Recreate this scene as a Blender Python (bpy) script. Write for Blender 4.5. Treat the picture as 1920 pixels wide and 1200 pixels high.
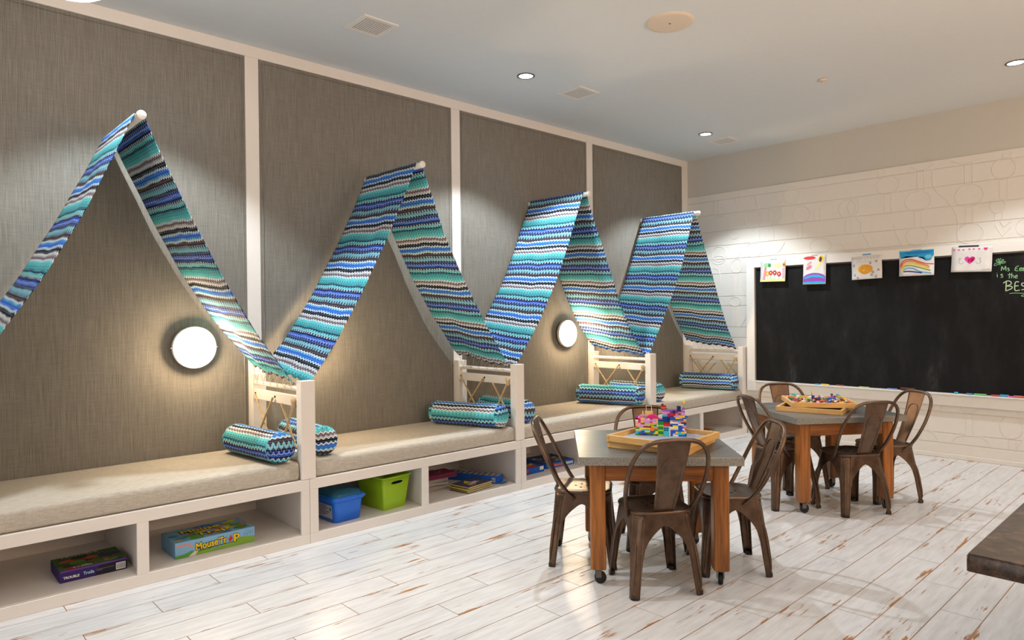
import bpy, math, random
from mathutils import Vector, Matrix
random.seed(7)
for o in list(bpy.data.objects): bpy.data.objects.remove(o)
scn = bpy.context.scene
COL = scn.collection

# ---------------------------------------------------------------- camera, world, big lights, exposure
FPX, CAMH = 1276.4, 1.54
CF = Vector((0.6835846, 0.72984479, -0.00621911))
CR = Vector((0.72977522, -0.68360806, -0.01039979))
CD = Vector((-0.01184166, 0.00257058, -0.99992658))
cam = bpy.data.cameras.new('camera'); cam.sensor_width = 36; cam.lens = 36 * FPX / 1920
cam.clip_start = 0.05
co = bpy.data.objects.new('camera', cam); COL.objects.link(co)
co.matrix_world = Matrix(((CR.x, -CD.x, -CF.x, 0), (CR.y, -CD.y, -CF.y, 0), (CR.z, -CD.z, -CF.z, CAMH), (0, 0, 0, 1)))
scn.camera = co

def pix(u, v, axis, val):
    """where the line of sight through photo pixel (u,v) meets the plane axis=val"""
    d = CF + CR * ((u - 960) / FPX) + CD * ((v - 600) / FPX)
    o = Vector((0, 0, CAMH)); t = (val - o[axis]) / d[axis]
    return o + d * t

scn.view_settings.view_transform = 'Standard'
scn.view_settings.look = 'None'
scn.view_settings.gamma = 1
scn.view_settings.exposure = -0.12
scn.view_settings.use_curve_mapping = False
w = bpy.data.worlds.new('world'); scn.world = w; w.use_nodes = True
w.node_tree.nodes['Background'].inputs[0].default_value = (0.9, 0.95, 1, 1)
w.node_tree.nodes['Background'].inputs[1].default_value = 0.15

def area(name, loc, target, sx, sy, watts, color):
    l = bpy.data.lights.new(name, 'AREA'); l.shape = 'RECTANGLE'; l.size = sx; l.size_y = sy
    l.energy = watts; l.color = color
    o = bpy.data.objects.new(name, l); COL.objects.link(o); o.location = loc
    o.rotation_euler = (Vector(target) - Vector(loc)).to_track_quat('-Z', 'Y').to_euler()
    return o
# unseen fill lights added behind and right of the camera: one cool, one warm
area('cool_fill', (-2.8, 1.6, 1.7), (3, 2.4, 1.1), 3.6, 2.2, 45, (0.95, 0.97, 1.0))
area('warm_fill', (3.6, -2.4, 2.1), (4.2, -0.9, 3.64), 6.0, 1.2, 235, (1.0, 0.74, 0.53))

# ---------------------------------------------------------------- room dimensions (metres)
YW, YB, XB, H = 5.218, 4.335, 8.229, 3.644     # bench wall, bench front, chalkboard wall, ceiling
X0, Y0 = -3.0, -3.2
ZB = 0.439                                       # bench frame top
ZCUSH = 0.560

# ---------------------------------------------------------------- material helpers
def lin(c):
    return tuple(((x / 255) / 12.92 if x / 255 <= 0.04045 else ((x / 255 + 0.055) / 1.055) ** 2.4) for x in c)
MATS = {}
def base_mat(name, col, rough=0.5, metal=0.0, spec=0.5):
    m = bpy.data.materials.new(name); m.use_nodes = True
    b = m.node_tree.nodes['Principled BSDF']
    b.inputs['Base Color'].default_value = (*lin(col), 1); b.inputs['Roughness'].default_value = rough
    b.inputs['Metallic'].default_value = metal; b.inputs['Specular IOR Level'].default_value = spec
    MATS[name] = m
    return m, m.node_tree, b
def N(nt, typ, **kw):
    n = nt.nodes.new(typ)
    for k, v in kw.items():
        if k.startswith('i_'): n.inputs[k[2:].replace('_', ' ')].default_value = v
        elif k.startswith('n_'): n.inputs[int(k[2:])].default_value = v
        else: setattr(n, k, v)
    return n
def math_n(nt, op, a, b=None, clamp=False):
    n = nt.nodes.new('ShaderNodeMath'); n.operation = op; n.use_clamp = clamp
    for i, x in enumerate((a, b)):
        if x is None: continue
        if isinstance(x, (int, float)): n.inputs[i].default_value = x
        else: nt.links.new(x, n.inputs[i])
    return n.outputs[0]
def ramp(nt, fac, stops, interp='LINEAR'):
    r = nt.nodes.new('ShaderNodeValToRGB'); cr = r.color_ramp; cr.interpolation = interp
    while len(cr.elements) < len(stops): cr.elements.new(0.5)
    for e, (p, c) in zip(cr.elements, stops):
        e.position = p; e.color = (*lin(c), 1) if isinstance(c, tuple) else (c, c, c, 1)
    nt.links.new(fac, r.inputs[0]); return r.outputs[0]
def noise(nt, vec, scale, detail=4, rough=0.55):
    n = N(nt, 'ShaderNodeTexNoise'); n.inputs['Scale'].default_value = scale
    n.inputs['Detail'].default_value = detail; n.inputs['Roughness'].default_value = rough
    if vec is not None: nt.links.new(vec, n.inputs['Vector'])
    return n.outputs['Fac']
def mapping(nt, src, scale=(1, 1, 1), rot=(0, 0, 0)):
    m = nt.nodes.new('ShaderNodeMapping'); m.inputs['Scale'].default_value = scale; m.inputs['Rotation'].default_value = rot
    nt.links.new(src, m.inputs['Vector']); return m.outputs[0]
def bump(nt, b, height, strength=0.2, dist=0.002):
    n = nt.nodes.new('ShaderNodeBump'); n.inputs['Strength'].default_value = strength; n.inputs['Distance'].default_value = dist
    nt.links.new(height, n.inputs['Height']); nt.links.new(n.outputs[0], b.inputs['Normal'])
def mixc(nt, fac, a, b):
    n = nt.nodes.new('ShaderNodeMix'); n.data_type = 'RGBA'
    for s, x in ((0, fac), (6, a), (7, b)):
        if isinstance(x, (int, float)): n.inputs[s].default_value = x
        elif isinstance(x, tuple): n.inputs[s].default_value = (*lin(x), 1)
        else: nt.links.new(x, n.inputs[s])
    return n.outputs[2]
def flat(name, col, rough=0.5, metal=0.0, spec=0.5, var=0.04):
    m, nt, b = base_mat(name, col, rough, metal, spec)
    tc = N(nt, 'ShaderNodeTexCoord')
    f = noise(nt, tc.outputs['Object'], 14, 3)
    d = tuple(max(0, int(x * (1 - var * 2))) for x in col)
    nt.links.new(mixc(nt, f, col, d), b.inputs['Base Color'])
    return m
def emit(name, col, strength):
    m = bpy.data.materials.new(name); m.use_nodes = True; nt = m.node_tree
    b = nt.nodes['Principled BSDF']; b.inputs['Base Color'].default_value = (*lin(col), 1)
    b.inputs['Emission Color'].default_value = (*lin(col), 1); b.inputs['Emission Strength'].default_value = strength
    MATS[name] = m; return m

def linen(name, c1, c2, sx, sy, rough=0.9):
    m, nt, b = base_mat(name, c1, rough, 0, 0.2)
    tc = N(nt, 'ShaderNodeTexCoord')
    a = noise(nt, mapping(nt, tc.outputs['Object'], sx), 1, 3, 0.6)
    c = noise(nt, mapping(nt, tc.outputs['Object'], sy), 1, 2, 0.6)
    f = math_n(nt, 'ADD', math_n(nt, 'MULTIPLY', a, 0.7), math_n(nt, 'MULTIPLY', c, 0.3))
    col = ramp(nt, f, [(0.34, c2), (0.64, c1)])
    nt.links.new(col, b.inputs['Base Color']); bump(nt, b, f, 0.25, 0.002)
    return m
linen('fabric_wall', (142, 137, 128), (108, 103, 95), (300, 1, 5), (9, 1, 380))
linen('cushion', (198, 189, 176), (170, 160, 146), (22, 130, 130), (230, 230, 20))
flat('white_paint', (232, 224, 216), 0.38, var=0.012)
flat('wall_paint', (226, 219, 210), 0.5, var=0.012)
flat('ceiling_paint', (222, 225, 224), 0.8, var=0.01)
flat('upper_wall_paint', (200, 195, 185), 0.75, var=0.01)
flat('frame_white', (236, 231, 224), 0.35, var=0.01)
flat('plastic_white', (235, 230, 222), 0.4, var=0.01)
flat('speaker_beige', (226, 208, 186), 0.6, var=0.01)
flat('shade_black', (12, 11, 11), 0.9, spec=0.1)  # near-black, mostly for painted shade in holes and slots
flat('rubber', (24, 23, 23), 0.6)
flat('steel', (120, 116, 110), 0.35, 0.9)
flat('rope', (214, 184, 136), 0.85, var=0.12)
flat('string', (176, 164, 148), 0.8)
flat('grout', (178, 130, 88), 0.8, var=0.1)
emit('lamp_glow', (255, 236, 205), 16)
emit('down_glow', (255, 250, 245), 30)
emit('pendant_glow', (255, 250, 240), 9)

# distressed whitewashed planks: worn brown streaks lie along the boards, denser at the long edges
m, nt, b = base_mat('plank', (232, 226, 222), 0.33)
tc = N(nt, 'ShaderNodeTexCoord'); oi = N(nt, 'ShaderNodeObjectInfo')
off = nt.nodes.new('ShaderNodeVectorMath'); off.operation = 'MULTIPLY_ADD'
nt.links.new(oi.outputs['Location'], off.inputs[0]); off.inputs[1].default_value = (3.7, 5.3, 0); nt.links.new(tc.outputs['Object'], off.inputs[2])
v = off.outputs[0]
sep = N(nt, 'ShaderNodeSeparateXYZ'); nt.links.new(tc.outputs['Object'], sep.inputs[0])
edge = math_n(nt, 'MULTIPLY', math_n(nt, 'ABSOLUTE', sep.outputs[1]), 1 / 0.0925)
edgeh = math_n(nt, 'POWER', edge, 7)
streak = noise(nt, mapping(nt, v, (3.2, 46, 1)), 1, 6, 0.72)
patch = noise(nt, mapping(nt, v, (2.3, 5.5, 1)), 1, 2, 0.5)
wear = math_n(nt, 'ADD', math_n(nt, 'ADD', math_n(nt, 'MULTIPLY', streak, 0.85), math_n(nt, 'MULTIPLY', patch, 0.70)), math_n(nt, 'MULTIPLY', edgeh, 0.07))
mask = ramp(nt, wear, [(0.918, 0.0), (0.958, 1.0)])
tone = noise(nt, mapping(nt, v, (4, 30, 1)), 1, 4, 0.6)
paint = ramp(nt, tone, [(0.3, (204, 200, 198)), (0.62, (224, 221, 220))])
brown = ramp(nt, noise(nt, mapping(nt, v, (9, 90, 1)), 1, 3), [(0.3, (128, 84, 50)), (0.7, (196, 138, 84))])
nt.links.new(mixc(nt, mask, paint, brown), b.inputs['Base Color'])
nt.links.new(math_n(nt, 'ADD', 0.30, math_n(nt, 'MULTIPLY', mask, 0.35)), b.inputs['Roughness'])
bump(nt, b, math_n(nt, 'SUBTRACT', tone, mask), 0.12, 0.001)

# zigzag knit: UV in metres, v runs across the bands
def N_lin(nt, fac, pts):
    c = nt.nodes.new('ShaderNodeFloatCurve'); cv = c.mapping.curves[0]
    while len(cv.points) < len(pts): cv.points.new(0.5, 0.5)
    for q, (x, y) in zip(cv.points, pts): q.location = (x, y); q.handle_type = 'VECTOR'
    c.mapping.update(); nt.links.new(fac, c.inputs['Value']); return c.outputs[0]
def zigzag(name):
    m, nt, b = base_mat(name, (60, 120, 200), 0.85, 0, 0.2)
    uv = N(nt, 'ShaderNodeUVMap'); sp = N(nt, 'ShaderNodeSeparateXYZ'); nt.links.new(uv.outputs[0], sp.inputs[0])
    PER = 0.40
    wob = noise(nt, mapping(nt, uv.outputs[0], (5, 5, 1)), 1, 1)
    vv = math_n(nt, 'ADD', sp.outputs[1], math_n(nt, 'MULTIPLY', wob, 0.03))
    tri = math_n(nt, 'SUBTRACT', math_n(nt, 'MULTIPLY', math_n(nt, 'PINGPONG', sp.outputs[0], 0.019), 1 / 0.019), 0.5)
    fr0 = math_n(nt, 'FRACT', math_n(nt, 'MULTIPLY', vv, 1 / PER))
    A = [(0.0, .25), (.1, .65), (.17, -.15), (.25, .75), (.33, -.2), (.40, .8), (.46, .1), (.53, 1.0), (.61, .15), (.67, .25), (.9, .22), (1.0, .25)]
    amp = math_n(nt, 'SUBTRACT', math_n(nt, 'MULTIPLY', N_lin(nt, fr0, [(p, (a + 1) / 2) for p, a in A]), 2), 1)
    t = math_n(nt, 'FRACT', math_n(nt, 'MULTIPLY', math_n(nt, 'ADD', vv, math_n(nt, 'MULTIPLY', math_n(nt, 'MULTIPLY', tri, amp), 0.060)), 1 / PER))
    W, AQ, TE, NV, RB, LB, BR, BL, BK, GY, MV = (226, 228, 230), (84, 190, 196), (36, 112, 124), (12, 26, 66), (8, 82, 190), (126, 190, 208), (60, 44, 54), (36, 106, 204), (18, 18, 34), (186, 186, 190), (110, 92, 100)
    seq = [(AQ, 7), (NV, 2), (AQ, 2.2), (TE, 3), (NV, 1.6), (AQ, 4), (W, 1.6), (NV, 4), (RB, 3), (W, .7), (RB, 3), (NV, 4), (BR, 1.2), (LB, 6.5), (NV, 1.2), (BR, 7), (W, 1.4), (LB, 2.4), (BL, 6.5), (W, 1.5), (LB, 1.2), (BK, 6), (W, 1.6), (GY, 2.4), (MV, 4.2), (W, 2.0)]
    tot = sum(s for _, s in seq); p = 0; st = []
    for c, s in seq: st.append((p / tot, c)); p += s
    col = ramp(nt, t, st, 'CONSTANT')
    # alternate stitches show the light yarn through
    dots = math_n(nt, 'MULTIPLY', math_n(nt, 'GREATER_THAN', math_n(nt, 'PINGPONG', sp.outputs[0], 0.006), 0.0047),
                  math_n(nt, 'GREATER_THAN', math_n(nt, 'PINGPONG', sp.outputs[1], 0.009), 0.0062))
    col = mixc(nt, math_n(nt, 'MULTIPLY', dots, 0.55), col, (222, 226, 230))
    nt.links.new(col, b.inputs['Base Color'])
    kn = math_n(nt, 'ADD', math_n(nt, 'PINGPONG', sp.outputs[0], 0.003), math_n(nt, 'PINGPONG', sp.outputs[1], 0.003))
    bump(nt, b, math_n(nt, 'MULTIPLY', kn, 150), 0.3, 0.002)
    return m
zigzag('zigzag_knit')

def wood(name, c1, c2, sc, rough=0.45):
    m, nt, b = base_mat(name, c1, rough)
    tc = N(nt, 'ShaderNodeTexCoord'); oi = N(nt, 'ShaderNodeObjectInfo')
    ad = nt.nodes.new('ShaderNodeVectorMath'); ad.operation = 'ADD'
    nt.links.new(tc.outputs['Object'], ad.inputs[0]); nt.links.new(oi.outputs['Random'], ad.inputs[1])
    f = noise(nt, mapping(nt, ad.outputs[0], sc), 1, 5, 0.65)
    nt.links.new(ramp(nt, f, [(0.3, c2), (0.62, c1)]), b.inputs['Base Color']); bump(nt, b, f, 0.1, 0.001)
wood('leg_wood', (172, 106, 44), (98, 57, 20), (34, 34, 2.2), 0.38)
wood('apron_wood', (164, 98, 40), (92, 52, 18), (2.2, 34, 34), 0.4)
wood('tray_wood', (222, 178, 112), (196, 148, 84), (5, 34, 34), 0.5)
# weathered zinc table top
m, nt, b = base_mat('zinc', (128, 126, 120), 0.36, 0.35)
tc = N(nt, 'ShaderNodeTexCoord')
f = noise(nt, tc.outputs['Object'], 5, 6, 0.7); g = noise(nt, mapping(nt, tc.outputs['Object'], (3, 40, 40)), 1, 3)
nt.links.new(ramp(nt, math_n(nt, 'ADD', math_n(nt, 'MULTIPLY', f, .6), math_n(nt, 'MULTIPLY', g, .4)), [(0.3, (82, 82, 80)), (0.7, (130, 128, 123))]), b.inputs['Base Color'])
nt.links.new(math_n(nt, 'ADD', 0.22, math_n(nt, 'MULTIPLY', f, 0.28)), b.inputs['Roughness'])
m, nt, b = base_mat('zinc_edge', (132, 130, 120), 0.55, 0.2)
tc = N(nt, 'ShaderNodeTexCoord'); f = noise(nt, tc.outputs['Object'], 110, 5, 0.7)
nt.links.new(ramp(nt, f, [(0.34, (96, 93, 86)), (0.5, (136, 132, 123)), (0.7, (156, 152, 142))]), b.inputs['Base Color'])
# bronze chair metal
m, nt, b = base_mat('bronze', (112, 90, 74), 0.34, 0.85)
tc = N(nt, 'ShaderNodeTexCoord'); f = noise(nt, tc.outputs['Object'], 9, 5, 0.65)
nt.links.new(ramp(nt, f, [(0.3, (82, 64, 52)), (0.7, (120, 97, 80))]), b.inputs['Base Color'])
nt.links.new(math_n(nt, 'ADD', 0.24, math_n(nt, 'MULTIPLY', f, 0.24)), b.inputs['Roughness'])
# granite
m, nt, b = base_mat('granite', (60, 48, 42), 0.22)
tc = N(nt, 'ShaderNodeTexCoord'); f = noise(nt, tc.outputs['Object'], 26, 8, 0.75)
nt.links.new(ramp(nt, f, [(0.36, (24, 19, 17)), (0.52, (66, 52, 44)), (0.68, (118, 88, 68))]), b.inputs['Base Color'])
# chalkboard with eraser smears
m, nt, b = base_mat('chalkboard', (26, 25, 26), 0.7, 0, 0.2)
tc = N(nt, 'ShaderNodeTexCoord')
f = noise(nt, mapping(nt, tc.outputs['Object'], (1, 3.2, 1.1), (0.35, 0, 0)), 1.3, 7, 0.72)
nt.links.new(ramp(nt, f, [(0.46, (19, 18, 19)), (0.62, (31, 30, 31)), (0.80, (74, 73, 73))]), b.inputs['Base Color'])

PAL = dict(red=(206, 30, 34), orange=(236, 120, 30), yellow=(248, 206, 36), lime=(166, 206, 48), green=(28, 132, 56), aqua=(58, 190, 214), blue=(22, 88, 190), navy=(32, 48, 104), purple=(150, 88, 186), lavender=(196, 152, 216), pink=(246, 150, 196), magenta=(216, 30, 128), brown=(112, 48, 26), tan=(226, 196, 130), white=(236, 236, 236), black=(28, 28, 30), grey=(140, 146, 152))
for k, c in PAL.items(): flat('brick_' + k, c, 0.3, var=0.015)
def paintm(c, rough=0.8):
    key = 'ink_%d_%d_%d' % c
    return MATS.get(key) or flat(key, c, rough, var=0.05)

# ---------------------------------------------------------------- mesh helpers
class MB:
    def __init__(s): s.v = []; s.f = []; s.uv = None; s.sm = []
    def add(s, vs, fs, smooth=False):
        n = len(s.v); s.v += [tuple(x) for x in vs]; s.f += [tuple(i + n for i in q) for q in fs]; s.sm += [smooth] * len(fs); return s
    def box(s, a, b, bev=0.0):
        (x0, y0, z0), (x1, y1, z1) = a, b
        x0, x1 = min(x0, x1), max(x0, x1); y0, y1 = min(y0, y1), max(y0, y1); z0, z1 = min(z0, z1), max(z0, z1)
        if bev <= 0:
            return s.add([(x0, y0, z0), (x1, y0, z0), (x1, y1, z0), (x0, y1, z0), (x0, y0, z1), (x1, y0, z1), (x1, y1, z1), (x0, y1, z1)],
                         [(0, 3, 2, 1), (4, 5, 6, 7), (0, 1, 5, 4), (1, 2, 6, 5), (2, 3, 7, 6), (3, 0, 4, 7)])
        e = min(bev, (x1 - x0) / 2.01, (y1 - y0) / 2.01, (z1 - z0) / 2.01); P = []; idx = {}
        for sx in (0, 1):
            for sy in (0, 1):
                for sz in (0, 1):
                    X, Y, Z = (x0, x1)[sx], (y0, y1)[sy], (z0, z1)[sz]; ex, ey, ez = (e, -e)[sx], (e, -e)[sy], (e, -e)[sz]
                    for k, p in enumerate(((X, Y + ey, Z + ez), (X + ex, Y, Z + ez), (X + ex, Y + ey, Z))):
                        idx[sx, sy, sz, k] = len(P); P.append(p)
        I = lambda a, b, c, k: idx[a, b, c, k]
        F = []
        for t in (0, 1):
            F.append([I(t, 0, 0, 0), I(t, 1, 0, 0), I(t, 1, 1, 0), I(t, 0, 1, 0)]); F.append([I(0, t, 0, 1), I(1, t, 0, 1), I(1, t, 1, 1), I(0, t, 1, 1)]); F.append([I(0, 0, t, 2), I(1, 0, t, 2), I(1, 1, t, 2), I(0, 1, t, 2)])
        for a in (0, 1):
            for c in (0, 1):
                F.append([I(a, c, 0, 0), I(a, c, 1, 0), I(a, c, 1, 1), I(a, c, 0, 1)])
                F.append([I(a, 0, c, 0), I(a, 1, c, 0), I(a, 1, c, 2), I(a, 0, c, 2)])
                F.append([I(0, a, c, 1), I(1, a, c, 1), I(1, a, c, 2), I(0, a, c, 2)])
                for d in (0, 1): F.append([I(a, c, d, 0), I(a, c, d, 1), I(a, c, d, 2)])
        cen = Vector(((x0 + x1) / 2, (y0 + y1) / 2, (z0 + z1) / 2)); G = []
        for q in F:
            p = [Vector(P[i]) for i in q]; n = (p[1] - p[0]).cross(p[2] - p[0])
            G.append(q if n.dot(sum(p, Vector()) / len(p) - cen) > 0 else q[::-1])
        return s.add(P, G)
    def tube(s, pts, r, n=8, closed=False, cap=True):
        pts = [Vector(p) for p in pts]; rr = r if isinstance(r, (list, tuple)) else [r] * len(pts)
        up = None; rings = []; m = len(pts)
        for i, p in enumerate(pts):
            a = pts[(i - 1) % m] if (closed or i > 0) else p; c = pts[(i + 1) % m] if (closed or i < m - 1) else p
            t = (c - a).normalized()
            if up is None: up = t.orthogonal().normalized()
            up = (up - t * up.dot(t)).normalized(); sd = t.cross(up)
            rings.append([p + (up * math.cos(2 * math.pi * k / n) + sd * math.sin(2 * math.pi * k / n)) * rr[i] for k in range(n)])
        V = [q for rg in rings for q in rg]; F = []
        for i in range(m if closed else m - 1):
            for k in range(n):
                j = (i + 1) % m; F.append((i * n + k, i * n + (k + 1) % n, j * n + (k + 1) % n, j * n + k))
        s.add(V, F, True)
        if cap and not closed:
            s.add(rings[0], [tuple(range(n))[::-1]]); s.add(rings[-1], [tuple(range(n))])
        return s
    def lathe(s, prof, c=(0, 0, 0), axis=2, n=24, smooth=True):
        V = []; F = []
        for r, h in prof:
            for k in range(n):
                a = 2 * math.pi * k / n; q = [r * math.cos(a), r * math.sin(a)]; q.insert(axis, h) if axis < 2 else q.append(h)
                V.append((c[0] + q[0], c[1] + q[1], c[2] + q[2]))
        for i in range(len(prof) - 1):
            for k in range(n): F.append((i * n + k, i * n + (k + 1) % n, (i + 1) * n + (k + 1) % n, (i + 1) * n + k))
        s.add(V, F, smooth); m = len(prof) - 1
        if prof[0][0] > 1e-6: s.add(V[:n], [tuple(range(n))[::-1]])
        if prof[m][0] > 1e-6: s.add(V[m * n:], [tuple(range(n))])
        return s
    def grid(s, fn, nu, nv, uvfn=None, smooth=True):
        V = [fn(i / nu, j / nv) for i in range(nu + 1) for j in range(nv + 1)]
        F = [(i * (nv + 1) + j, (i + 1) * (nv + 1) + j, (i + 1) * (nv + 1) + j + 1, i * (nv + 1) + j + 1) for i in range(nu) for j in range(nv)]
        n0 = len(s.v); s.add(V, F, smooth)
        if uvfn:
            s.uv = s.uv or {}
            for i in range(nu + 1):
                for j in range(nv + 1): s.uv[n0 + i * (nv + 1) + j] = uvfn(i / nu, j / nv)
        return s
    def mesh(s, name, fix=False):
        me = bpy.data.meshes.new(name); me.from_pydata(s.v, [], s.f); me.polygons.foreach_set('use_smooth', s.sm)
        if s.uv:
            L = me.uv_layers.new(name='UVMap')
            for lp in me.loops: L.data[lp.index].uv = s.uv.get(lp.vertex_index, (0, 0))
        me.update(); me.validate()
        if fix:
            import bmesh
            bm = bmesh.new(); bm.from_mesh(me); bmesh.ops.remove_doubles(bm, verts=bm.verts, dist=1e-5); bmesh.ops.recalc_face_normals(bm, faces=bm.faces); bm.to_mesh(me); bm.free()
        return me
    def obj(s, name, mat, parent=None, fix=False, **tags):
        return mk(name, s.mesh(name, fix), mat, parent, **tags)
def mk(name, me, mat, parent=None, **tags):
    o = bpy.data.objects.new(name, me); COL.objects.link(o)
    if mat and not me.materials: me.materials.append(MATS[mat] if isinstance(mat, str) else mat)
    if parent: o.parent = parent
    for k, v in tags.items(): o[k] = v
    return o
def thing(name, label, cat, loc=(0, 0, 0), rz=0, group=None):
    o = bpy.data.objects.new(name, None); COL.objects.link(o); o.location = loc; o.rotation_euler = (0, 0, rz)
    o.empty_display_size = 0.1; o['label'] = label; o['category'] = cat
    if group: o['group'] = group
    return o
def tag(o, label, cat, group=None):
    o['label'] = label; o['category'] = cat
    if group: o['group'] = group
    return o
def kids(o): return [c for c in bpy.data.objects if c.parent == o]
def dup(root, loc, rz, label, group=None):
    r = root.copy(); COL.objects.link(r); r.location = loc; r.rotation_euler = (0, 0, rz); r['label'] = label
    if group: r['group'] = group
    for ch in kids(root):
        c = ch.copy(); COL.objects.link(c); c.parent = r
        for g in kids(ch):
            d = g.copy(); COL.objects.link(d); d.parent = c
    return r
def B(a, b, bev=0.0): return MB().box(a, b, bev)

# ---------------------------------------------------------------- room shell
floor = B((X0, Y0, -0.08), (XB, YW, -0.0016)).obj('floor', 'grout', kind='structure')
PW, PL = 0.1876, 1.092
meshes = {}
for k in range(-1, 24):
    ya, yb = 4.248 - PW * k, 4.248 - PW * (k + 1)
    if k == -1: ya = YB + 0.02
    x = 2.546 - 0.364 * (k % 3) - PL * 3
    while x < XB:
        a, c = max(x, -0.7), min(x + PL, XB); x += PL
        if c - a < 0.02: continue
        wx, wy = round(c - a - 0.004, 4), round(ya - yb - 0.0045, 4)
        key = (wx, wy)
        if key not in meshes: meshes[key] = B((-wx / 2, -wy / 2, -0.0014), (wx / 2, wy / 2, 0), 0.0006).mesh('plank')
        o = mk('plank', meshes[key], 'plank', floor); o.location = ((a + c) / 2, (ya + yb) / 2, 0)
# floor beyond the photographed part
B((X0, Y0, -0.0014), (-0.704, YB, 0)).obj('plank_field', 'plank', floor)
B((-0.7, Y0, -0.0014), (XB, 4.248 - PW * 24 - 0.004, 0)).obj('plank_field', 'plank', floor)

ceiling = B((X0, Y0, H), (XB + 0.1, YW + 0.1, H + 0.1)).obj('ceiling', 'ceiling_paint', kind='structure')
B((X0 - 0.1, Y0, -0.08), (X0, YW, H)).obj('wall_front', 'wall_paint', kind='structure')
B((X0, Y0 - 0.1, -0.08), (XB, Y0, H)).obj('wall_right', 'wall_paint', kind='structure')
wl = B((X0, YW, -0.08), (XB, YW + 0.1, H)).obj('wall_left', 'wall_paint', kind='structure')
wb = B((XB, Y0, -0.08), (XB + 0.1, YW, H)).obj('wall_back', 'upper_wall_paint', kind='structure')

# bench wall: white rails and stiles, upholstered panels with an edge bead
TP = 0.014
B((X0, YW - TP, 3.556), (XB, YW, H), 0.002).obj('top_rail', 'white_paint', wl)
for i in range(-1, 3):
    xs = 2.095 + 2.0 * i
    B((xs, YW - TP, 0.0), (xs + 0.106, YW, 3.556), 0.002).obj('stile', 'white_paint', wl)
B((8.09, YW - TP, 0.0), (XB, YW, 3.556), 0.002).obj('stile', 'white_paint', wl)
for i in range(-1, 4):
    a, c = 0.201 + 2.0 * i, 0.201 + 2.0 * i + 1.892
    if i == 3: c = 8.088
    B((a + 0.002, YW - 0.010, 0.1), (c - 0.002, YW, 3.553), 0.004).obj('fabric_panel', 'fabric_wall', wl)
    mb = MB(); e = 0.026
    mb.tube([(a + e, YW - 0.011, 0.45), (a + e, YW - 0.011, 3.553 - e), (c - e, YW - 0.011, 3.553 - e), (c - e, YW - 0.011, 0.45)], 0.006, 6)
    mb.obj('edge_bead', 'fabric_wall', wl)

# chalkboard wall: embossed courses below a plain painted band
ROWS = [3.138, 3.044, 2.857, 2.635, 2.441, 2.258, 2.066, 1.766, 1.641, 1.364, 1.225, 0.95, 0.70, 0.479, 0.258, 0.153]
for za, zb_ in zip(ROWS[1:], ROWS[:-1]):
    B((XB - 0.018, Y0, za + 0.003), (XB, YW - TP, zb_ - 0.003), 0.0025).obj('relief_course', 'wall_paint', wb)
B((XB - 0.011, Y0, 0.0), (XB, YW - TP, 3.137), 0).obj('relief_backing', 'wall_paint', wb)
def zm(x0, y0, s): return lambda x, y: (x0 + x / s, y0 + y / s)
ZA, ZBm, ZC, ZD = zm(1280, 360, 6), zm(1600, 270, 5.716), zm(1310, 480, 6), zm(1700, 700, 6)
def on_wall(zf, x, y):
    p = pix(*zf(x, y), 0, XB - 0.0178); return Vector((XB - 0.0178, p.y, p.z))
def motif(pts, closed=False):
    MB().tube(pts, 0.0048, 6, closed).obj('relief_motif', 'wall_paint', wb)
for zf, lst in ((ZA, [(1040, 265, 75, 110), (1335, 260, 95, 95), (800, 310, 95, 95), (800, 650, 95, 80), (1550, 605, 120, 80), (585, 480, 45, 45), (410, 700, 80, 85), (610, 830, 65, 75), (1850, 190, 100, 100), (1220, 40, 90, 95), (410, 230, 60, 60)]),
                (ZBm, [(365, 445, 125, 95), (690, 615, 140, 105), (1240, 555, 155, 120), (1610, 265, 130, 115), (1548, 660, 82, 80), (680, 990, 120, 90), (1255, 960, 145, 108), (1830, 890, 85, 85), (0, 680, 62, 90)]),
                (ZC, [(430, 110, 65, 78), (415, 510, 65, 50), (225, 45, 70, 48)]),
                (ZD, [(1175, 610, 130, 118), (700, 350, 112, 100)])):
    for cx, cy, rx, ry in lst:
        c = on_wall(zf, cx, cy); ex = on_wall(zf, cx + rx, cy); ez = on_wall(zf, cx, cy - ry)
        ry_, rz_ = abs(ex.y - c.y), abs(ez.z - c.z)
        motif([(c.x, c.y + ry_ * math.cos(a * math.pi / 14), c.z + rz_ * math.sin(a * math.pi / 14)) for a in range(28)], True)
for zf, lst in ((ZA, [(385, 100, 280), (1000, 395, 550), (1320, 370, 530), (1515, 180, 335), (1865, 310, 480), (840, 420, 570), (620, 20, 120)]),
                (ZBm, [(370, 545, 740), (725, 285, 510), (1235, 200, 425), (695, 720, 890), (1245, 690, 845), (1610, 385, 580), (1560, 740, 820), (300, 290, 370), (1650, 90, 150)]),
                (ZC, [(425, 190, 450), (400, 560, 800)]), (ZD, [(700, 455, 700), (1185, 740, 850), (350, 345, 400)])):
    for cx, ya, yb in lst:
        for dx in (-0.032, 0.032):
            p, q = on_wall(zf, cx, ya), on_wall(zf, cx, yb)
            motif([(p.x, p.y + dx, p.z), (p.x, p.y + dx, q.z)])
def smooth_path(P, n=6):
    P = [Vector(p) for p in P]; out = []
    for i in range(len(P) - 1):
        a, b_, c, d = P[max(i - 1, 0)], P[i], P[i + 1], P[min(i + 2, len(P) - 1)]
        for k in range(n):
            t = k / n
            out.append(0.5 * ((2 * b_) + (c - a) * t + (2 * a - 5 * b_ + 4 * c - d) * t * t + (-a + 3 * b_ - 3 * c + d) * t ** 3))
    return out + [P[-1]]
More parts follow.
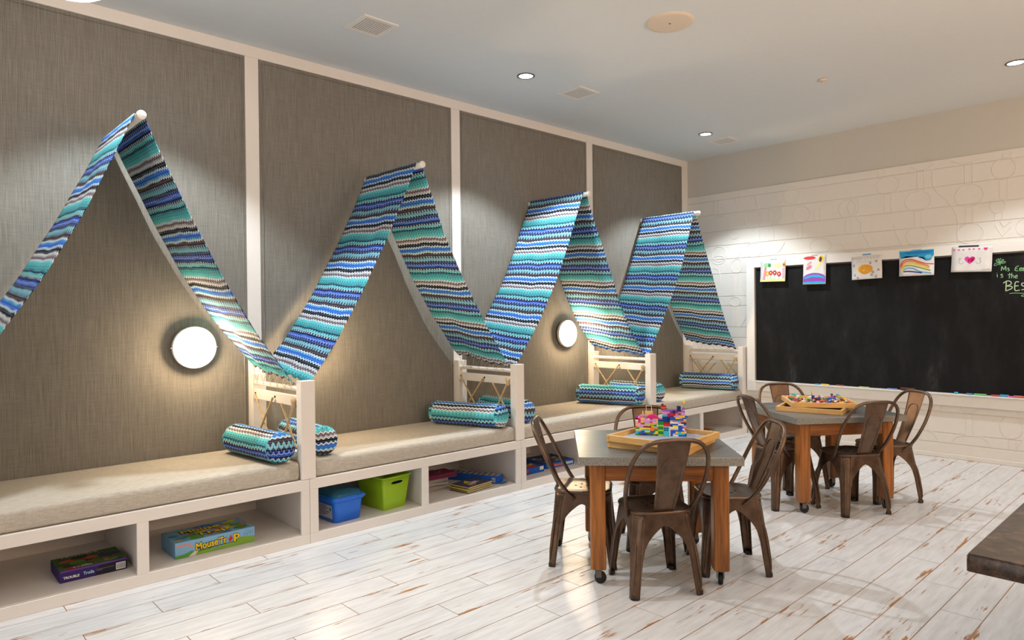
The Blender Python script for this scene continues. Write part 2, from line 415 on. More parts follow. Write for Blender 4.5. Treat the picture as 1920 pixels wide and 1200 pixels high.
for zf, pts in ((ZBm, [(845, 290), (850, 440), (900, 520), (1000, 610), (1080, 720), (1120, 840), (1112, 980), (1130, 1060)]), (ZBm, [(430, 860), (460, 970), (520, 1090)]), (ZBm, [(20, 800), (80, 850), (85, 940), (185, 1110)]),
                (ZBm, [(610, 245), (700, 285), (800, 260), (860, 210)]), (ZBm, [(1050, 180), (1150, 215), (1250, 200), (1350, 160)]), (ZA, [(1150, 565), (1100, 650), (1030, 710)]), (ZA, [(670, 590), (650, 680), (620, 740)]),
                (ZA, [(810, 50), (835, 130), (850, 200)]), (ZA, [(1740, 600), (1800, 600), (1820, 650)]), (ZD, [(510, 775), (560, 712), (730, 700), (880, 740), (945, 820)]), (ZD, [(235, 560), (240, 640), (300, 670), (350, 750)]), (ZD, [(1210, 400), (1260, 460), (1320, 490)]), (ZD, [(1240, 830), (1270, 780), (1320, 760)]), (ZC, [(545, 675), (470, 800)]), (ZC, [(160, 140), (215, 150), (240, 230), (245, 330)])):
    motif(smooth_path([on_wall(zf, *p) for p in pts]))
for pts in ([(1520, 870), (1595, 990), (1690, 895)], [(1570, 830), (1610, 890), (1690, 830)]):
    motif([on_wall(ZBm, *p) for p in pts])
# baseboard of the chalkboard wall
bb = B((XB - 0.024, Y0, 0.0), (XB, YB, 0.150), 0.002).obj('baseboard_back', 'wall_paint', kind='structure')
B((XB - 0.036, Y0, 0.0), (XB - 0.024, YB - 0.02, 0.046), 0.004).obj('shoe_mould', 'wall_paint', bb)

# ---------------------------------------------------------------- ceiling fittings
GR = 'recessed ceiling downlights'
def downlight(x, y, label, DL=250):
    t = thing('downlight', label, 'ceiling light', (x, y, H), 0, GR)
    MB().lathe([(0.062, -0.001), (0.078, -0.001), (0.078, -0.006), (0.064, -0.009), (0.062, -0.003)], n=28).obj('trim_ring', 'steel', t)
    MB().lathe([(0.0, -0.004), (0.03, -0.005), (0.0615, -0.003)], n=28).obj('lens', 'down_glow', t)
    l = bpy.data.lights.new('downlight_beam', 'SPOT'); l.energy = DL; l.color = (0.82, 0.93, 1.0); l.spot_size = math.radians(100); l.spot_blend = 0.35; l.shadow_soft_size = 0.035
    o = bpy.data.objects.new('downlight_beam', l); COL.objects.link(o); o.parent = t; o.location = (0, 0, -0.03)
downlight(4.196, 4.269, 'round recessed downlight between the large square vent and the middle square vent')
downlight(7.122, 4.258, 'small round recessed downlight beside the farthest square vent')
downlight(7.091, 1.286, 'round recessed downlight cut off by the right edge of the photo', 120)
for x, y, s in ((1.27, 4.26, 'above the first canopy'), (4.19, 1.29, 'above the near table'), (1.27, 1.29, 'above the camera side'), (-1.65, 1.29, 'in the near room'), (4.19, -1.68, 'in the right of the room'), (1.27, -1.68, 'over the counter'), (7.1, -1.68, 'in the far right of the room')):
    downlight(x, y, 'recessed downlight out of frame ' + s, 250 if y > 4 else 55)

def vent(cx, cy, s, label):
    t = thing('ceiling_vent', label, 'vent', (cx, cy, H), 0, 'square ceiling vents')
    h, i, n = s / 2, s / 2 * 0.74, 11
    mb = MB()
    for a, c in (((-h, -h), (h, -i)), ((-h, i), (h, h)), ((-h, -i), (-i, i)), ((i, -i), (h, i))): mb.box((a[0], a[1], -0.009), (c[0], c[1], 0), 0.0015)
    mb.obj('frame', 'plastic_white', t)
    B((-i, -i, -0.0060), (i, i, -0.0004)).obj('duct_shade', 'shade_black', t)  # solid near-black slab, painted shade of the duct behind the grille
    mb = MB(); p = 2 * i / n
    for k in range(n + 1):
        q = -i + p * k
        mb.box((q - p * .20, -i, -0.0080), (q + p * .20, i, -0.0062)); mb.box((-i, q - p * .20, -0.0082), (i, q + p * .20, -0.0064))
    mb.obj('grille', 'plastic_white', t)
vent(2.645, 4.277, 0.285, 'largest square perforated ceiling vent, nearest in the photo')
vent(4.890, 4.267, 0.285, 'square perforated ceiling vent between the two downlights')
vent(7.570, 4.275, 0.285, 'smallest square ceiling vent near the far corner')
t = thing('ceiling_speaker', 'large flat beige disc on the ceiling', 'speaker', (4.205, 2.795, H))
MB().lathe([(0.0, -0.012), (0.150, -0.012), (0.166, -0.009), (0.172, 0.0)], n=48).obj('cover', 'speaker_beige', t)
MB().lathe([(0.0, -0.0165), (0.006, -0.0155), (0.008, -0.012)], n=12).obj('screw', 'steel', t)
t = thing('sprinkler_cap', 'tiny round sprinkler cap in the middle of the ceiling', 'sprinkler', (6.275, 2.56, H))
MB().lathe([(0.0, -0.014), (0.036, -0.012), (0.040, -0.008), (0.040, -0.003)], n=24).obj('cap', 'speaker_beige', t)
MB().lathe([(0.030, -0.004), (0.030, 0.0)], n=16).obj('collar', 'shade_black', t)
t = thing('pendant_lamp', 'glowing white round pendant lamp cut off by the top left edge', 'lamp', (0.655, 3.605, H))
MB().lathe([(0.0, -0.635), (0.13, -0.61), (0.23, -0.545), (0.29, -0.445), (0.26, -0.335), (0.16, -0.265), (0.03, -0.24)], n=36).obj('globe', 'pendant_glow', t)
MB().tube([(0, 0, -0.25), (0, 0, -0.02)], 0.008, 8).obj('stem', 'plastic_white', t)
MB().lathe([(0.06, -0.03), (0.06, 0.0)], n=24).obj('canopy', 'plastic_white', t)

# ---------------------------------------------------------------- bench units, cushions
ORD = {-1: 'beyond the left edge of the photo', 0: 'leftmost', 1: 'second from left', 2: 'third from left', 3: 'farthest, by the chalkboard wall'}
WHAT = {-1: 'empty', 0: 'holding two boxed board games', 1: 'holding blue tub, green bin and magazines', 2: 'holding flat blue game boxes', 3: 'holding thin picture books'}
def bench(i):
    x0, x1 = 0.156 + 2 * i, 2.154 + 2 * i
    if i == 3: x1 = XB - 0.034
    t = thing('bench_unit', 'white built-in bench unit with two cubbies, %s' % WHAT[i], 'bench', (x0, YB, 0), 0, 'built-in bench units')
    W = x1 - x0; D = YW - YB - 0.016
    def part(n, a, b_, bev=0.002): B(a, b_, bev).obj(n, 'white_paint', t)
    part('seat_panel', (0, 0.0202, 0.40), (W, D, ZB)); part('floor_panel', (0.02, 0.0202, 0.03), (W - 0.02, D - 0.012, 0.070))
    part('back_panel', (0.02, D - 0.012, 0.0), (W - 0.02, D, 0.40))
    part('end_panel', (0, 0.0202, 0), (0.02, D, 0.40)); part('end_panel', (W - 0.02, 0.0202, 0), (W, D, 0.40))
    part('divider', (0.953, 0.0202, 0.070), (0.973, D - 0.012, 0.40))
    part('top_rail', (0, 0, 0.368), (W, 0.02, ZB)); part('bottom_rail', (0, 0, 0), (W, 0.02, 0.068))
    part('stile', (0, 0, 0.068), (0.062, 0.02, 0.368)); part('stile', (W - 0.062 if i < 3 else W - 0.1, 0, 0.068), (W, 0.02, 0.368)); part('mid_stile', (0.931, 0, 0.068), (0.995, 0.02, 0.368))
def seat_cushion(i):
    x0, x1 = 0.206 + 2 * i, 2.092 + 2 * i
    L, D, T = x1 - x0, YW - 0.02 - YB - 0.012, ZCUSH - ZB
    def prof():
        r = 0.028; P = []
        for cx, cz, a0 in ((r, r, 180), (D - r, r, 270), (D - r, T - r, 0), (r, T - r, 90)):
            for k in range(5):
                a = math.radians(a0 + 22.5 * k); P.append((cx + r * math.cos(a), cz + r * math.sin(a)))
        return P
    P = prof(); n = len(P); mb = MB(); V = []; NX = 14
    cy, cz = D / 2, T / 2
    for k in range(NX + 1):
        f = k / NX; sc = 1.0
        if k in (0, NX): sc = 0.955
        x = (0.0, 0.012)[k > 0] if k < 2 else (L, L - 0.012)[k < NX] if k > NX - 2 else L * f
        puff = 0.008 * math.sin(math.pi * f)
        for (y, z) in P:
            zz = cz + (z - cz) * sc; yy = cy + (y - cy) * sc
            if z > cz: zz += puff * math.sin(math.pi * min(max(y / D, 0), 1))
            V.append((x, yy, zz))
    F = [(a * n + q, a * n + (q + 1) % n, (a + 1) * n + (q + 1) % n, (a + 1) * n + q) for a in range(NX) for q in range(n)]
    mb.add(V, F, True); mb.add(V[:n], [tuple(range(n))]); mb.add(V[-n:], [tuple(range(n))[::-1]])
    t = thing('seat_cushion', 'long grey-beige linen seat cushion on the bench, %s' % ORD[i], 'cushion', (x0, YB + 0.012, ZB + 0.001), 0, 'linen bench cushions')
    mb.obj('pad', 'cushion', t, True)
    pz = T - 0.014
    MB().tube([(0.01, 0.0095, pz), (L - 0.01, 0.0095, pz)], 0.0028, 6).obj('piping', 'cushion', t)
for i in range(-1, 4): bench(i); seat_cushion(i)

# ---------------------------------------------------------------- rope rail frames between the bays
LBL = {-1: 'white post and rail frame beyond the left edge', 0: 'nearest white post and rail frame with crossed ropes', 1: 'second white post and rail frame with crossed ropes', 2: 'third white post and rail frame with crossed ropes', 3: 'white post and rail frame with crossed ropes against the chalkboard wall'}
def rope_frame(i):
    xc = 2.150 + 2 * i
    t = thing('rope_rail_frame', LBL[i], 'frame', (xc, YB, ZB), 0, 'rope rail frames')
    dz = -ZB
    q = 0.052
    def part(n, a, b_, bev=0.003): return B(a, b_, bev).obj(n, 'white_paint', t)
    part('front_post', (-q, 0.0, 0.0015), (q, 0.072, 1.112 + dz)); part('back_post', (-q, 0.80, 0.0015), (q, 0.866, 1.116 + dz))
    part('rail', (-0.042, 0.072, 0.930 + dz), (-0.004, 0.80, 1.002 + dz)); part('lower_rail', (-0.042, 0.072, 0.560 + dz), (-0.004, 0.80, 0.620 + dz))
    MB().tube([(-0.022, 0.07, 1.052 + dz), (-0.022, 0.802, 1.052 + dz)], 0.017, 12).obj('dowel', 'white_paint', t)
    xr = -0.047; mb = MB()
    def strand(ya, za, yb, zb2, dx=0.0):
        n = 26; pts = [(xr + dx, ya + (yb - ya) * k / n - YB, za + (zb2 - za) * k / n + dz) for k in range(n + 1)]
        rr = [0.0078 + 0.0015 * math.sin(k * 2.1) for k in range(n + 1)]
        MB().tube(pts, rr, 7).obj('rope', 'rope', t)
    strand(5.108, 0.968, 4.82, 0.620); strand(4.765, 0.966, 5.075, 0.620, -0.013)
    strand(4.650, 0.932, 4.425, 0.650); strand(4.436, 0.945, 4.64, 0.620, -0.013)
    for yy in (5.108, 4.765):
        MB().lathe([(0.0, -0.0005), (0.0085, 0.0), (0.0085, 0.004)], (-0.0455, yy - YB, 0.973 + dz), 0, 12).obj('rope_hole_shade', 'shade_black', t)  # dark disc on the rail, painting the shade inside the hole
    MB().lathe([(0.0, 0.03), (0.014, 0.026), (0.020, 0.012), (0.017, -0.004), (0.013, -0.012), (0.020, -0.036), (0.016, -0.040), (0.0, -0.038)], (-0.058, 4.436 - YB, 0.962 + dz), 2, 12).obj('rope_knot', 'rope', t)
    MB().lathe([(0.0, 0.022), (0.014, 0.016), (0.016, 0.0), (0.013, -0.018), (0.0, -0.022)], (0.012, 5.06 - YB, 0.945 + dz), 2, 10).obj('rope_knot', 'rope', t)
    # lacing between fabric hems and dowel
    for side in (-1, 1):
        if (i == 3 and side == 1): continue
        pts = []; n = 11
        for k in range(n + 1):
            y = 0.16 + 0.66 * k / n * 0.97
            pts.append((side * 0.050 - 0.012 * (side > 0), y, 1.085 + 0.105 * k / n + dz) if k % 2 else (-0.022 + side * 0.0205, y, 1.050 + dz))
        MB().tube(pts, 0.0017, 4).obj('lacing', 'string', t)
for i in range(-1, 4): rope_frame(i)

# ---------------------------------------------------------------- zigzag canopies and their ridge rods
RZ = 2.735
CAN = {0: 'nearest, at the left edge of the photo', 1: 'second from the left', 2: 'third from the left', 3: 'farthest, next to the chalkboard wall'}
def canopy(i):
    xc = 1.152 + 2 * i
    t = thing('ridge_rod', 'white round rod carrying the striped canopy %s' % CAN[i], 'rod', (xc, YW - 0.012, RZ), 0, 'canopy rods')
    MB().tube([(0, 0, 0), (0, -0.835, 0)], 0.024, 16).obj('rod', 'plastic_white', t)
    MB().lathe([(0.0, -0.842), (0.024, -0.840), (0.0265, -0.836), (0.0265, -0.815), (0.024, -0.812)], (0, 0, 0), 1, 16).obj('end_cap', 'plastic_white', t)
    t = thing('fabric_canopy', 'blue zigzag knit canopy draped over a rod, %s' % CAN[i], 'canopy', (xc, 0, 0), 0, 'zigzag canopies')
    rnd = random.Random(20 + i)
    Rr = 0.0275
    XE, ZE = 0.955, 1.180
    prof = []
    for sgn in (-1, 1):
        side = []
        tx, tz = XE, ZE - RZ; L = math.hypot(tx, tz); nx, nz = -tz / L, tx / L
        a = (Rr * nx, RZ + Rr * nz); c = (XE, ZE)
        n = 46
        for k in range(n + 1):
            s = k / n; sag = 0.075 * 4 * s * (1 - s) * (0.75 + 0.5 * s)
            side.append((sgn * (a[0] + (c[0] - a[0]) * s - sag * nx * 0.85), a[1] + (c[1] - a[1]) * s - sag * nz - 0.012 * math.sin(math.pi * s)))
        prof.append(side)
    th = math.atan2(prof[1][0][1] - RZ, prof[1][0][0])
    arc = [(Rr * math.cos(th + (math.pi - 2 * th) * k / 8), RZ + Rr * math.sin(th + (math.pi - 2 * th) * k / 8)) for k in range(1, 8)]
    path = prof[1][::-1] + arc + prof[0]
    S = [0]
    for p, q in zip(path, path[1:]): S.append(S[-1] + math.hypot(q[0] - p[0], q[1] - p[1]))
    ya, yb = 4.425, 5.165; n = len(path) - 1; ph = [rnd.uniform(0, 6.28) for _ in range(6)]; v0 = rnd.uniform(0, 0.4)
    def fn(a, s):
        k = int(round(s * n)); x, z = path[k]; l = min(S[k], S[-1] - S[k])
        y = ya + (yb - ya) * a
        drop = min(1, l / 0.35); far = (S[-1] / 2 - l) / (S[-1] / 2)
        wv = (0.007 * math.sin(9 * a + ph[0] + 2.4 * S[k]) + 0.004 * math.sin(21 * a + ph[1] + 5 * S[k]) + 0.003 * math.sin(5 * S[k] * 3 + ph[2] + 6 * a)) * min(1, far * 5) * (0.5 + (1 - drop) * 0.9)
        y += 0.010 * math.sin(4 * S[k] + ph[3]) * min(1, far * 3) + (a - 0.5) * 0.0 * drop
        d = 1 if x > 0 else -1
        hem = 0.010 * math.sin(16 * math.pi * a + ph[4]) * (1 - min(1, l / 0.06))
        low = 0.095 * (1 - a) * min(1, max(0, far)) if False else 0.095 * (1 - a) * (1 - l / (S[-1] / 2))
        return (x + d * wv * 0.85, y, z + wv * 0.5 + hem - low)
    mb = MB().grid(fn, 26, n, lambda a, s: ((yb - ya) * a, S[int(round(s * n))] + v0))
    o = mb.obj('fabric', 'zigzag_knit', t)
    so = o.modifiers.new('thickness', 'SOLIDIFY'); so.thickness = 0.003; so.offset = 1
for i in range(4): canopy(i)

# ---------------------------------------------------------------- wall lamps
def wall_lamp(x, label):
    t = thing('wall_lamp', label, 'wall lamp', (x, YW - 0.011, 1.335), 0, 'round wall lamps')
    MB().lathe([(0.0, 0.0), (0.100, 0.0), (0.100, -0.030), (0.0, -0.030)], n=36, axis=1).obj('base', 'plastic_white', t, True)
    MB().lathe([(0.118, -0.030), (0.150, -0.030), (0.152, -0.036), (0.152, -0.060), (0.147, -0.064), (0.140, -0.060), (0.118, -0.030)], n=48, axis=1).obj('rim', 'plastic_white', t, True)
    MB().lathe([(0.141, -0.060), (0.132, -0.070), (0.10, -0.080), (0.05, -0.086), (0.0, -0.088)], n=48, axis=1).obj('diffuser', 'lamp_glow', t, True)
    for s in (-1, 1): MB().lathe([(0.0, 0.0), (0.006, 0.001), (0.006, 0.010), (0.0, 0.011)], (s * 0.156 - 0.005, -0.05, 0), 0, 10).obj('screw', 'plastic_white', t, True)
    l = bpy.data.lights.new('lamp_light', 'POINT'); l.energy = 20; l.color = (1.0, 0.74, 0.46); l.shadow_soft_size = 0.06
    o = bpy.data.objects.new('lamp_light', l); COL.objects.link(o); o.parent = t; o.location = (0, -0.16, -0.02)
wall_lamp(1.685, 'lit round wall lamp in the left bay, largest in the photo')
wall_lamp(2.585, 'lit round wall lamp hidden behind the second canopy')
wall_lamp(5.680, 'lit round wall lamp in the third bay')
wall_lamp(6.585, 'lit round wall lamp hidden behind the last canopy')

# ---------------------------------------------------------------- bolsters
def bolster(front, back, tw, label, r=0.103):
    ax = Vector(back) - Vector(front); L = ax.length; rot = -math.atan2(ax.x, ax.y); x, ym = (Vector(back) + Vector(front)) / 2; n = 36; m = 24; e = 0.060
    def squash(px, py, pz): return (px, py, max(pz, -r * 0.955))
    prof = [(-L / 2 + e + (L - 2 * e) * k / m, r * (1 + 0.012 * math.sin(k * 0.9 + tw))) for k in range(m + 1)]
    V = []; F = []; uv = {}
    for i, (yy, rr) in enumerate(prof):
        for k in range(n + 1):
            a = 2 * math.pi * k / n
            uv[len(V)] = (yy, 0.8 * k / n + tw * 0.13); V.append(squash(rr * math.cos(a), yy, rr * math.sin(a)))
    for i in range(m):
        for k in range(n): F.append((i * (n + 1) + k, i * (n + 1) + k + 1, (i + 1) * (n + 1) + k + 1, (i + 1) * (n + 1) + k))
    t = thing('bolster', label, 'bolster', (x, ym, ZCUSH + 0.0095 + r * 0.955), rot, 'zigzag bolsters')
    mb = MB(); mb.uv = uv; mb.add(V, F, True); mb.obj('cover', 'zigzag_knit', t)
    for s, rim in ((-1, prof[0][1]), (1, prof[-1][1])):
        V = []; uv = {}; rings = 9
        for j in range(rings + 1):
            a = math.pi / 2 * j / rings
            rr = rim * math.cos(a) ** 0.55 if j < rings else 0.0; yy = s * (L / 2 - e + e * math.sin(a))
            for k in range(n):
                th = 2 * math.pi * k / n
                fl = rim * (1 - 0.62 * j / rings * 1.6) if False else rr + 0.5 * e * (1 - math.sin(a))
                uv[len(V)] = (fl * math.cos(th) + 0.006, 0.5 + tw * 0.1 + fl * math.sin(th)); V.append(squash(rr * math.cos(th), yy, rr * math.sin(th)))
        F = [(j * n + k, j * n + (k + 1) % n, (j + 1) * n + (k + 1) % n, (j + 1) * n + k) for j in range(rings) for k in range(n)]
        c = MB(); c.uv = uv; c.add(V, F, True); c.obj('end_cap', 'zigzag_knit', t)
        MB().tube([squash(rim * 1.004 * math.cos(2 * math.pi * k / n), s * (L / 2 - e), rim * 1.004 * math.sin(2 * math.pi * k / n)) for k in range(n)], 0.0022, 5, True).obj('seam', 'zigzag_knit', t)
bolster((1.985, 4.345), (1.92, 5.075), 0.6, 'zigzag bolster cushion left of the nearest post, largest in the photo')
bolster((2.315, 4.39), (2.345, 5.08), 2.1, 'zigzag bolster cushion right of the nearest post')
bolster((3.983, 4.345), (3.735, 5.075), 3.3, 'zigzag bolster cushion left of the second post')
bolster((4.318, 4.39), (4.345, 5.08), 1.1, 'zigzag bolster cushion right of the second post')
bolster((5.983, 4.345), (5.75, 5.075), 4.4, 'zigzag bolster cushion left of the third post')
bolster((6.40, 4.39), (6.325, 5.08), 2.8, 'zigzag bolster cushion right of the third post')
bolster((7.983, 4.345), (7.80, 5.075), 5.2, 'zigzag bolster cushion by the chalkboard wall, farthest in the photo')

# ---------------------------------------------------------------- chalkboard
YL, YR = 4.212, -0.6
cb = thing('chalkboard', 'wide black chalkboard in a white frame with chalk writing', 'chalkboard', (XB - 0.0185, 0, 0))
B((-0.008, YR, 0.66), (0, YL + 0.005, 2.135)).obj('board', 'chalkboard', cb)
FT = 0.042
B((-FT, YL, 0.555), (0, YL + 0.108, 2.225), 0.003).obj('frame_stile', 'frame_white', cb)
B((-FT, YR, 2.120), (0, YL, 2.225), 0.003).obj('frame_rail', 'frame_white', cb)
B((-FT, YR, 0.555), (0, YL, 0.672), 0.003).obj('frame_rail', 'frame_white', cb)
B((-FT - 0.045, YR, 0.672), (-0.008, YL - 0.01, 0.686), 0.003).obj('chalk_ledge', 'frame_white', cb)
B((-0.022, YL - 0.012, 0.686), (-0.008, YL, 2.120), 0.002).obj('edge_trim', 'steel', cb)
B((-0.022, YR, 2.106), (-0.008, YL - 0.012, 2.120), 0.002).obj('edge_trim', 'steel', cb)
def ribbon(pts, wd, nrm, off):
    """flat stroke through 3-D points lying in a plane with normal nrm"""
    P = [Vector(p) for p in pts]; nrm = Vector(nrm); V = []; F = []
    for i, p in enumerate(P):
        d = (P[min(i + 1, len(P) - 1)] - P[max(i - 1, 0)])
        if d.length < 1e-9: d = Vector((0, 0, 1))
        s = d.normalized().cross(nrm) * wd / 2
        V += [p + s + nrm * off, p - s + nrm * off]
    for i in range(len(P) - 1): F.append((2 * i, 2 * i + 1, 2 * i + 3, 2 * i + 2))
    return V, F
ZT = zm(1660, 440, 7.385)
BX = XB - 0.0185 - 0.008
def chalk(px_strokes, wd, col, name):
    mb = MB()
    for st in px_strokes:
        pts = [pix(*ZT(*p), 0, BX) for p in st]
        pts = smooth_path(pts, 4) if len(pts) > 2 else pts
        mb.add(*ribbon([(p.x - (XB - 0.0185), p.y, p.z) for p in pts], wd, (-1, 0, 0), 0.0012))
    mb.obj(name, paintm(col), cb)
CH = (150, 214, 150)
chalk([[(1605, 500), (1615, 440), (1640, 485), (1665, 435), (1672, 500)], [(1718, 468), (1700, 462), (1694, 474), (1712, 484), (1716, 496), (1692, 504)]], 0.006, CH, 'chalk_word')
chalk([[(1850, 430), (1815, 445), (1800, 470), (1830, 466), (1800, 472), (1800, 496), (1840, 500)], [(1858, 482), (1892, 470), (1880, 456), (1858, 476), (1868, 500), (1900, 490)], [(1905, 482), (1925, 470), (1918, 456), (1905, 476), (1912, 500), (1940, 490)]], 0.006, CH, 'chalk_word')
chalk([[(1548, 545), (1552, 590)], [(1546, 528), (1550, 531)], [(1628, 552), (1606, 546), (1602, 562), (1624, 572), (1622, 590), (1596, 590)]], 0.006, CH, 'chalk_word')
chalk([[(1722, 530), (1716, 606)], [(1696, 556), (1746, 550)], [(1752, 530), (1748, 604)], [(1750, 580), (1768, 562), (1778, 574), (1780, 602)], [(1796, 584), (1828, 576), (1820, 560), (1798, 576), (1802, 600), (1832, 600)]], 0.006, CH, 'chalk_word')
chalk([[(1676, 650), (1668, 780)], [(1632, 672), (1690, 640), (1740, 655), (1735, 690), (1678, 712), (1745, 716), (1750, 745), (1668, 780)], [(1850, 655), (1800, 662), (1796, 770), (1862, 766)], [(1798, 712), (1845, 706)], [(1930, 668), (1895, 672), (1890, 700), (1925, 720), (1930, 752), (1885, 764)], [(1950, 660), (2010, 655)], [(1980, 658), (1978, 765)]], 0.0085, (196, 220, 180), 'chalk_word')
chalk([[(1720, 815), (1800, 808), (1900, 812), (1990, 806)], [(1990, 812), (1890, 840), (1905, 855), (1990, 850)]], 0.005, CH, 'chalk_underline')
chalk([[(1575, 335), (1590, 425)], [(1580, 385), (1550, 345), (1535, 365), (1575, 390)], [(1580, 390), (1520, 400), (1512, 430), (1578, 405)], [(1585, 380), (1620, 345), (1640, 355), (1590, 385)], [(1588, 390), (1660, 372), (1650, 392), (1592, 400)], [(1590, 345), (1600, 325)], [(1572, 345), (1560, 330)]], 0.0045, CH, 'chalk_butterfly')

# chalk pieces and eraser on the ledge
LX = XB - 0.0185 - FT - 0.022
def chalk_stick(u, v, cname, ln, r=0.0065, rot=0.0, lbl=''):
    p = pix(u, v, 0, LX); mb = MB().lathe([(0.0, -ln / 2), (r * .8, -ln / 2), (r, -ln / 2 + .003), (r, ln / 2 - .003), (r * .8, ln / 2), (0.0, ln / 2)], (0, 0, 0), 1, 10)
    o = mb.obj('chalk_stick', paintm(dict(blue=(70, 150, 220), yellow=(244, 214, 110), orange=(232, 128, 84), green=(120, 206, 130), lime=(206, 222, 140), periwinkle=(150, 170, 236), lilac=(206, 172, 222), sky=(74, 180, 232), red=(226, 74, 86), pink=(232, 120, 186), coral=(236, 110, 70))[cname]))
    o.location = (LX, p.y, 0.686 + r); o.rotation_euler = (0, 0, rot)
    tag(o, lbl, 'chalk', 'chalk pieces on the ledge')
for u, v, c, ln, r, lb in ((1533, 720, 'sky', .06, .006, 'pale blue chalk at the left end of the chalkboard ledge'), (1547, 720, 'yellow', .09, .0075, 'yellow chalk on the ledge behind the far table'), (1575, 722, 'orange', .09, .0065, 'dull orange chalk on the ledge between yellow and lime chalk'),
                         (1620, 725, 'lime', .11, .006, 'pale lime chalk on the ledge left of the eraser'), (1673, 730, 'periwinkle', .10, .0065, 'periwinkle chalk just left of the eraser'), (1722, 732, 'lilac', .07, .006, 'lilac chalk just right of the eraser'),
                         (1793, 737, 'sky', .035, .010, 'short bright blue chalk stub standing alone on the ledge'), (1818, 740, 'blue', .055, .008, 'blue chalk touching the green chalk'), (1838, 741, 'green', .105, .0085, 'long green chalk on the right of the ledge'),
                         (1866, 743, 'red', .07, .008, 'red chalk right of the green chalk'), (1897, 745, 'pink', .06, .007, 'pink chalk between red and coral chalk'), (1912, 745, 'coral', .08, .010, 'thick coral chalk at the right edge of the photo')):
    chalk_stick(u, v, c, ln, r, 0.05, lb)
for u, c, lb in ((1882, 'sky', 'thick sky blue chalk lying behind the red chalk'), (1908, 'blue', 'thick blue chalk lying behind the coral chalk')):
    chalk_stick(u, 740, c, 0.075, 0.0105, 0.0, lb)
for o in COL.objects:
    if o.get('label', '').startswith('thick sky') or o.get('label', '').startswith('thick blue'): o.location.x += 0.026
p = pix(1702, 730, 0, LX)
t = thing('chalk_eraser', 'dark brown felt chalkboard eraser on the ledge', 'eraser', (LX, p.y, 0.6865))
B((-0.020, -0.068, 0.014), (0.020, 0.068, 0.030), 0.003).obj('grip', paintm((92, 60, 42)), t); B((-0.020, -0.066, 0.0), (0.020, 0.066, 0.014), 0.001).obj('felt', paintm((50, 42, 40)), t)

# ---------------------------------------------------------------- children's drawings taped over the frame
def sheet(name, u0, v0, u1, v1, label, tape, tape_w=0.25, tilt=0.0):
    xs = XB - 0.0185 - FT - 0.0032
    a, c = pix(u0, v0, 0, xs), pix(u1, v1, 0, xs)
    W, Hh = a.y - c.y, a.z - c.z
    t = thing(name, label, 'drawing', (xs, (a.y + c.y) / 2, (a.z + c.z) / 2), 0, 'taped drawings'); t.rotation_euler = (tilt, 0, 0)
    def P(x, y, off=0.0):                       # x right 0..1, y down 0..1
        curl = 0.012 * max(0, y - 0.45) ** 2 * 3
        return Vector((-off - curl, W * (0.5 - x), Hh * (0.5 - y)))
    mb = MB().grid(lambda i, j: P(i, j), 6, 10)
    o = mb.obj('paper', paintm((236, 232, 228)), t); so = o.modifiers.new('th', 'SOLIDIFY'); so.thickness = 0.0006; so.offset = 0
    lay = [0]
    def poly(pts, col):
        lay[0] += 1; q = [P(x, y, 0.0010 + 0.00012 * lay[0]) for x, y in pts]; n = len(q)
        cx = sum(x for x, y in pts) / n; cy = sum(y for x, y in pts) / n
        MB().add([P(cx, cy, 0.0010 + 0.00012 * lay[0])] + q, [(0, 1 + k, 1 + (k + 1) % n) for k in range(n)]).obj('painted_shape', paintm(col), t)
    def ell(cx, cy, rx, ry, col, n=16, rot=0.0):
        poly([(cx + rx * math.cos(2 * math.pi * k / n) * math.cos(rot) - ry * math.sin(2 * math.pi * k / n) * math.sin(rot), cy + rx * math.cos(2 * math.pi * k / n) * math.sin(rot) + ry * math.sin(2 * math.pi * k / n) * math.cos(rot)) for k in range(n)], col)
    def line(pts, wd, col, name='painted_line', sm=True):
        lay[0] += 1
        q = [P(x, y, 0) for x, y in pts]; q = smooth_path(q, 4) if sm and len(q) > 2 else q
        MB().add(*ribbon(q, wd, (-1, 0, 0), 0.0010 + 0.00012 * lay[0])).obj(name, paintm(col), t)
    def many(strokes, wd, col, name='painted_marks'):
        lay[0] += 1; mb = MB()
        for st in strokes: mb.add(*ribbon([P(x, y) for x, y in st], wd, (-1, 0, 0), 0.0010 + 0.00012 * lay[0]))
        mb.obj(name, paintm(col), t)
    tx, ty, tcol, th = tape
    B((-0.0022, W * (0.5 - tx) - W * tape_w / 2, Hh * (0.5 - ty) - th), (-0.0009, W * (0.5 - tx) + W * tape_w / 2, Hh * (0.5 - ty) + th)).obj('tape', paintm(tcol), t)
    return poly, ell, line, many
